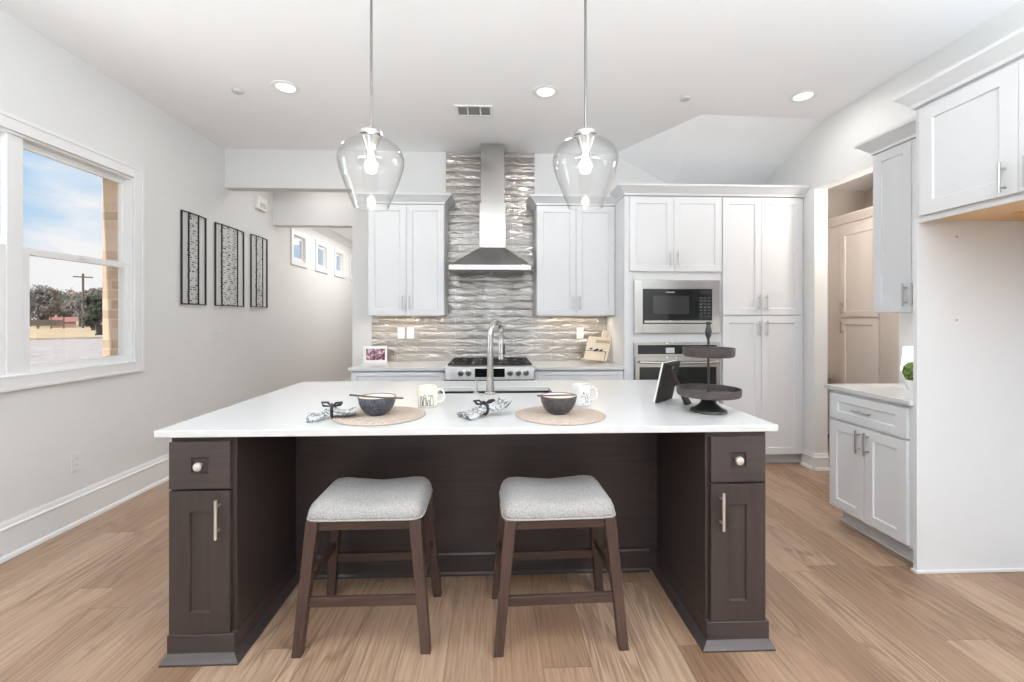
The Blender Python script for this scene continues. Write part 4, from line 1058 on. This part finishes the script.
for k in range(5): m.box(-0.07, 0.07, -0.0462, -0.0452, -0.05+k*0.012, -0.045+k*0.012)
m.build('grille', GREYV, t)
def wall_art(label, ya, yb, z0_, z1_, cols, seed):
    rnd = random.Random(seed)
    w_ = yb-ya
    t = thing('wall_art', label, 'wall art', (XL, ya, 0), PI/2, True, 'black wire wall art')   # local x runs away from the camera, local -y into the room
    r = 0.006; m = MB(); d0, d1 = -0.010, -0.055
    for x in (r, w_-r): m.box(x-r, x+r, d0-r, d0+r, z0_, z1_)
    for z in (z0_+r, z1_-r):
        m.tube([(0, d0, z), (cols[0]*w_, d1+0.03, z)], r, 6); m.tube([(w_, d0, z), (cols[1]*w_, d1+0.03, z)], r, 6); m.tube([(cols[0]*w_, d1+0.03, z), (cols[1]*w_, d1+0.03, z)], r, 6)
    m.build('outer_frame', BLACK, t)
    m = MB()
    for c in cols: m.box(c*w_-r*0.8, c*w_+r*0.8, d1+0.03-r*0.8, d1+0.03+r*0.8, z0_, z1_)
    m.build('inner_rail', BLACK, t)
    m = MB()
    nl = 40
    for k in range(nl):
        z = z0_+0.015+(z1_-z0_-0.03)*k/(nl-1)
        x = cols[0]*w_
        while x < cols[1]*w_-0.01:
            ln = rnd.choice((0.014, 0.024, 0.040)); g = rnd.choice((0.02, 0.035, 0.06, 0.09))
            e = min(x+ln, cols[1]*w_)
            th_ = rnd.choice((0.002, 0.003, 0.004, 0.006)); dd = rnd.choice((-0.020, -0.012, -0.026))
            m.box(x, e, dd-0.0012, dd+0.0012, z-th_, z+th_); x = e+g
        if k % 2 == 0:
            ln = rnd.choice((0.012, 0.02, 0.03)); m.box(cols[1]*w_+0.012, cols[1]*w_+0.012+ln, -0.0105, -0.0085, z-0.0016, z+0.0016)
            if k % 8 == 0: m.box(cols[0]*w_, cols[1]*w_, -0.0185, -0.0178, z-0.0008, z+0.0008)
    m.build('wire_dashes', BLACK, t)
wall_art('tall black wire wall art nearest the window', 4.065, 4.407, 1.480, 2.312, (0.22, 0.61), 3)
wall_art('widest black wire wall art, middle of the three', 4.545, 5.057, 1.480, 2.305, (0.17, 0.71), 5)
wall_art('narrow black wire wall art farthest from the window', 5.199, 5.568, 1.484, 2.312, (0.24, 0.63), 9)

# ------------------------------------------------------------------ outside the window
GZ = -0.45
def outmat(name, a, b, scale):
    m_, nt_ = newmat(name); tc = nt_.n('ShaderNodeTexCoord').outputs['Object']
    n_ = nt_.noise(tc, scale, 4, 0.6).outputs[0]
    out(nt_, pbr(nt_, color=nt_.ramp(n_, [(0.35, a), (0.65, b)]), rough=0.95)); return m_
GRASS = outmat('dry_grass', srgb(196, 166, 124), srgb(226, 200, 158), 0.6)
ROAD = outmat('asphalt_road', srgb(186, 172, 160), srgb(208, 194, 182), 1.5)
KERB = outmat('concrete_kerb', srgb(150, 140, 132), srgb(176, 166, 158), 2.0)
m = MB(); m.box(-260, -2.96, -60, 240, GZ-0.2, GZ); o = m.build('ground', GRASS); o['kind'] = 'structure'
def strip(m, p, q, wd_, z0_, z1_):
    d_ = (Vector(q)-Vector(p)).normalized(); n_ = Vector((-d_.y, d_.x))*wd_/2
    c_ = [(p[0]+n_.x, p[1]+n_.y), (p[0]-n_.x, p[1]-n_.y), (q[0]-n_.x, q[1]-n_.y), (q[0]+n_.x, q[1]+n_.y)]
    m.hexa([(a, b, z0_) for a, b in c_], [(a, b, z1_) for a, b in c_]); return m
# the road runs square across the view out of the window
ux, uy = -0.67, 0.742        # outward
def along(dist, side): return (ux*dist*1.41+uy*side, uy*dist*1.41-(-0.67)*(-1)*(-side)*-1 if False else uy*dist*1.41+0.67*side)
m = MB(); strip(m, along(27.5, -60), along(27.5, 60), 27.0, GZ, GZ+0.01); o = m.build('road', ROAD); o['kind'] = 'structure'
m = MB(); strip(m, along(38, -60), along(38, 60), 0.5, GZ, GZ+0.16); o = m.build('kerb', KERB); o['kind'] = 'structure'
def P(u, dist):      # a spot outside at bearing u (tangent left of straight ahead) and distance
    a = (u-512)/450.0; return (dist*(a*0.9992+0.04), dist*(0.9992-a*0.04))
LEAFS = [leaf_mat('tree_olive', srgb(78, 82, 62), srgb(134, 132, 108), 0.8), leaf_mat('tree_grey', srgb(96, 90, 82), srgb(150, 142, 132), 0.8), leaf_mat('tree_dark', srgb(38, 46, 34), srgb(78, 84, 62), 0.9), leaf_mat('tree_tan', srgb(112, 92, 72), srgb(160, 138, 112), 0.8)]
def tree(name, label, u, dist, h_, w_, k, seed):
    rnd = random.Random(seed); x, y = P(u, dist)
    t = thing(name, label, 'tree', (x, y, GZ), rnd.uniform(0, 6), True, 'trees beyond the road')
    m = MB(); m.tube([(0, 0, 0), (0.1, 0, h_*0.3), (0.0, 0.1, h_*0.7)], [0.24, 0.18, 0.08], 8); m.build('trunk', BARK, t)
    m = MB()
    lumps = []
    for q in range(16):
        a = rnd.uniform(0, 2*PI); zz = rnd.uniform(0.20, 0.90)*h_; rr = w_*0.5*rnd.uniform(0, 0.8)*(1-0.8*abs(zz/h_-0.5))
        lumps.append((rr*math.cos(a), rr*math.sin(a), zz, w_*rnd.uniform(0.12, 0.24)))
    for q in range(7):                                   # bare limbs carrying the twigs
        lx, ly, lz, lr = lumps[q]; m.tube([(0, 0, h_*0.25), (lx*0.5, ly*0.5, (lz+h_*0.25)/2+0.2), (lx, ly, max(lz, h_*0.3))], [0.09, 0.06, 0.03], 5)
    for lx, ly, lz, lr in lumps:
        for q in range(95):
            d_ = Vector((rnd.gauss(0, 1), rnd.gauss(0, 1), rnd.gauss(0, 1))).normalized()*lr*rnd.uniform(0.35, 1.15)
            c_ = Vector((lx, ly, min(lz, h_-lr)))+d_
            if c_.z < 0.3: continue
            u_ = Vector((rnd.gauss(0, 1), rnd.gauss(0, 1), rnd.gauss(0, 1))).normalized(); w2 = u_.orthogonal().normalized()*rnd.uniform(0.08, 0.22); u_ *= rnd.uniform(0.14, 0.34)
            m.f([m.v(*(c_-u_)), m.v(*(c_-w2)), m.v(*(c_+u_)), m.v(*(c_+w2))])
    m.build('crown', LEAFS[k], t, smooth=0)
TREES = [(22, 84, 7.6, 5, 1), (30, 98, 9.6, 6, 0), (38, 89, 8.6, 5, 1), (45, 106, 9.6, 6, 0), (52, 94, 8.2, 5.5, 3), (59, 112, 9.4, 6, 1), (66, 99, 8.0, 6, 0), (73, 118, 9.6, 6, 3), (80, 90, 7.2, 5, 1), (88, 106, 8.6, 5, 0), (97, 94, 8.4, 5, 1), (107, 114, 9.4, 5.5, 0)]
KN = ['olive leafy', 'bare grey', 'dark evergreen', 'tan winter']
PLACE = ['leftmost in the lower pane', 'near the left of the lower pane', 'rising over the fence', 'between fence and shed', 'left of the shed roof', 'behind the shed, on its left', 'behind the shed, on its right', 'left of the utility pole', 'standing at the utility pole', 'right of the utility pole', 'right of the dark evergreen', 'partly hidden by the brick window reveal']
for i, (u, dist, h_, w_, k) in enumerate(TREES):
    tree('tree', '%s tree across the road, %s' % (KN[k], PLACE[i]), u, dist, h_, w_, k, i+1)
tree('evergreen_tree', 'dark evergreen tree across the road, left of the brick window reveal', 93, 66, 5.2, 3.4, 2, 51)
# utility pole
x, y = P(83, 80)
t = thing('utility_pole', 'wooden utility pole with crossarm across the road', 'utility pole', (x, y, GZ), math.radians(45), True)
m = MB(); m.cyl((0, 0, 0), (0, 0, 9.7), 0.16, 10); m.build('pole', BARK, t)
m = MB(); m.box(-1.3, 1.3, -0.08, 0.08, 9.0, 9.2); m.build('crossarm', BARK, t)
# shed
x, y = P(64, 84)
t = thing('garden_shed', 'low shed with reddish roof beyond the dry grass', 'shed', (x, y, GZ), math.radians(42), True)
m = MB(); m.box(-1.6, 1.6, -1.2, 1.2, 0, 1.1); m.build('wall', plain('shed_wall', srgb(150, 118, 104), 0.9), t)
m = MB(); m.prism([(-1.5, 1.1), (1.5, 1.1), (0, 2.0)], 'x', -1.9, 1.9); m.build('roof', plain('shed_roof', srgb(168, 116, 104), 0.9), t)
# picket posts of a dark fence
x, y = P(38, 74)
t = thing('wooden_fence', 'dark wooden fence beyond the dry grass at the left of the view', 'fence', (x, y, GZ), math.radians(42), True)
for k in range(5):
    m = MB(); m.box(-3+k*1.5-0.09, -3+k*1.5+0.09, -0.09, 0.09, 0, 2.0); m.build('post', BARK, t)
m = MB(); m.box(-3, 3, -0.05, 0.05, 0.5, 1.5); m.build('board_panel', BARK, t)
x, y = P(100, 42)
t = thing('waste_bin', 'dark wheeled waste bin at the kerb beside the brick window reveal', 'bin', (x, y, GZ+0.16), math.radians(45), True)
m = MB(); m.hexa([(-0.24, -0.26, 0.06), (0.24, -0.26, 0.06), (0.24, 0.26, 0.06), (-0.24, 0.26, 0.06)], [(-0.32, -0.36, 0.95), (0.32, -0.36, 0.95), (0.32, 0.36, 0.95), (-0.32, 0.36, 0.95)]); m.build('body', BLACK, t, 0.02)
m = MB(); m.box(-0.35, 0.35, -0.40, 0.38, 0.955, 1.03); m.build('lid', BLACK, t, 0.02)
for q in (-0.27, 0.27):
    m = MB(); m.cyl((q-0.03, 0.28, 0.12), (q+0.03, 0.28, 0.12), 0.12, 16); m.build('wheel', BLACKM, t)
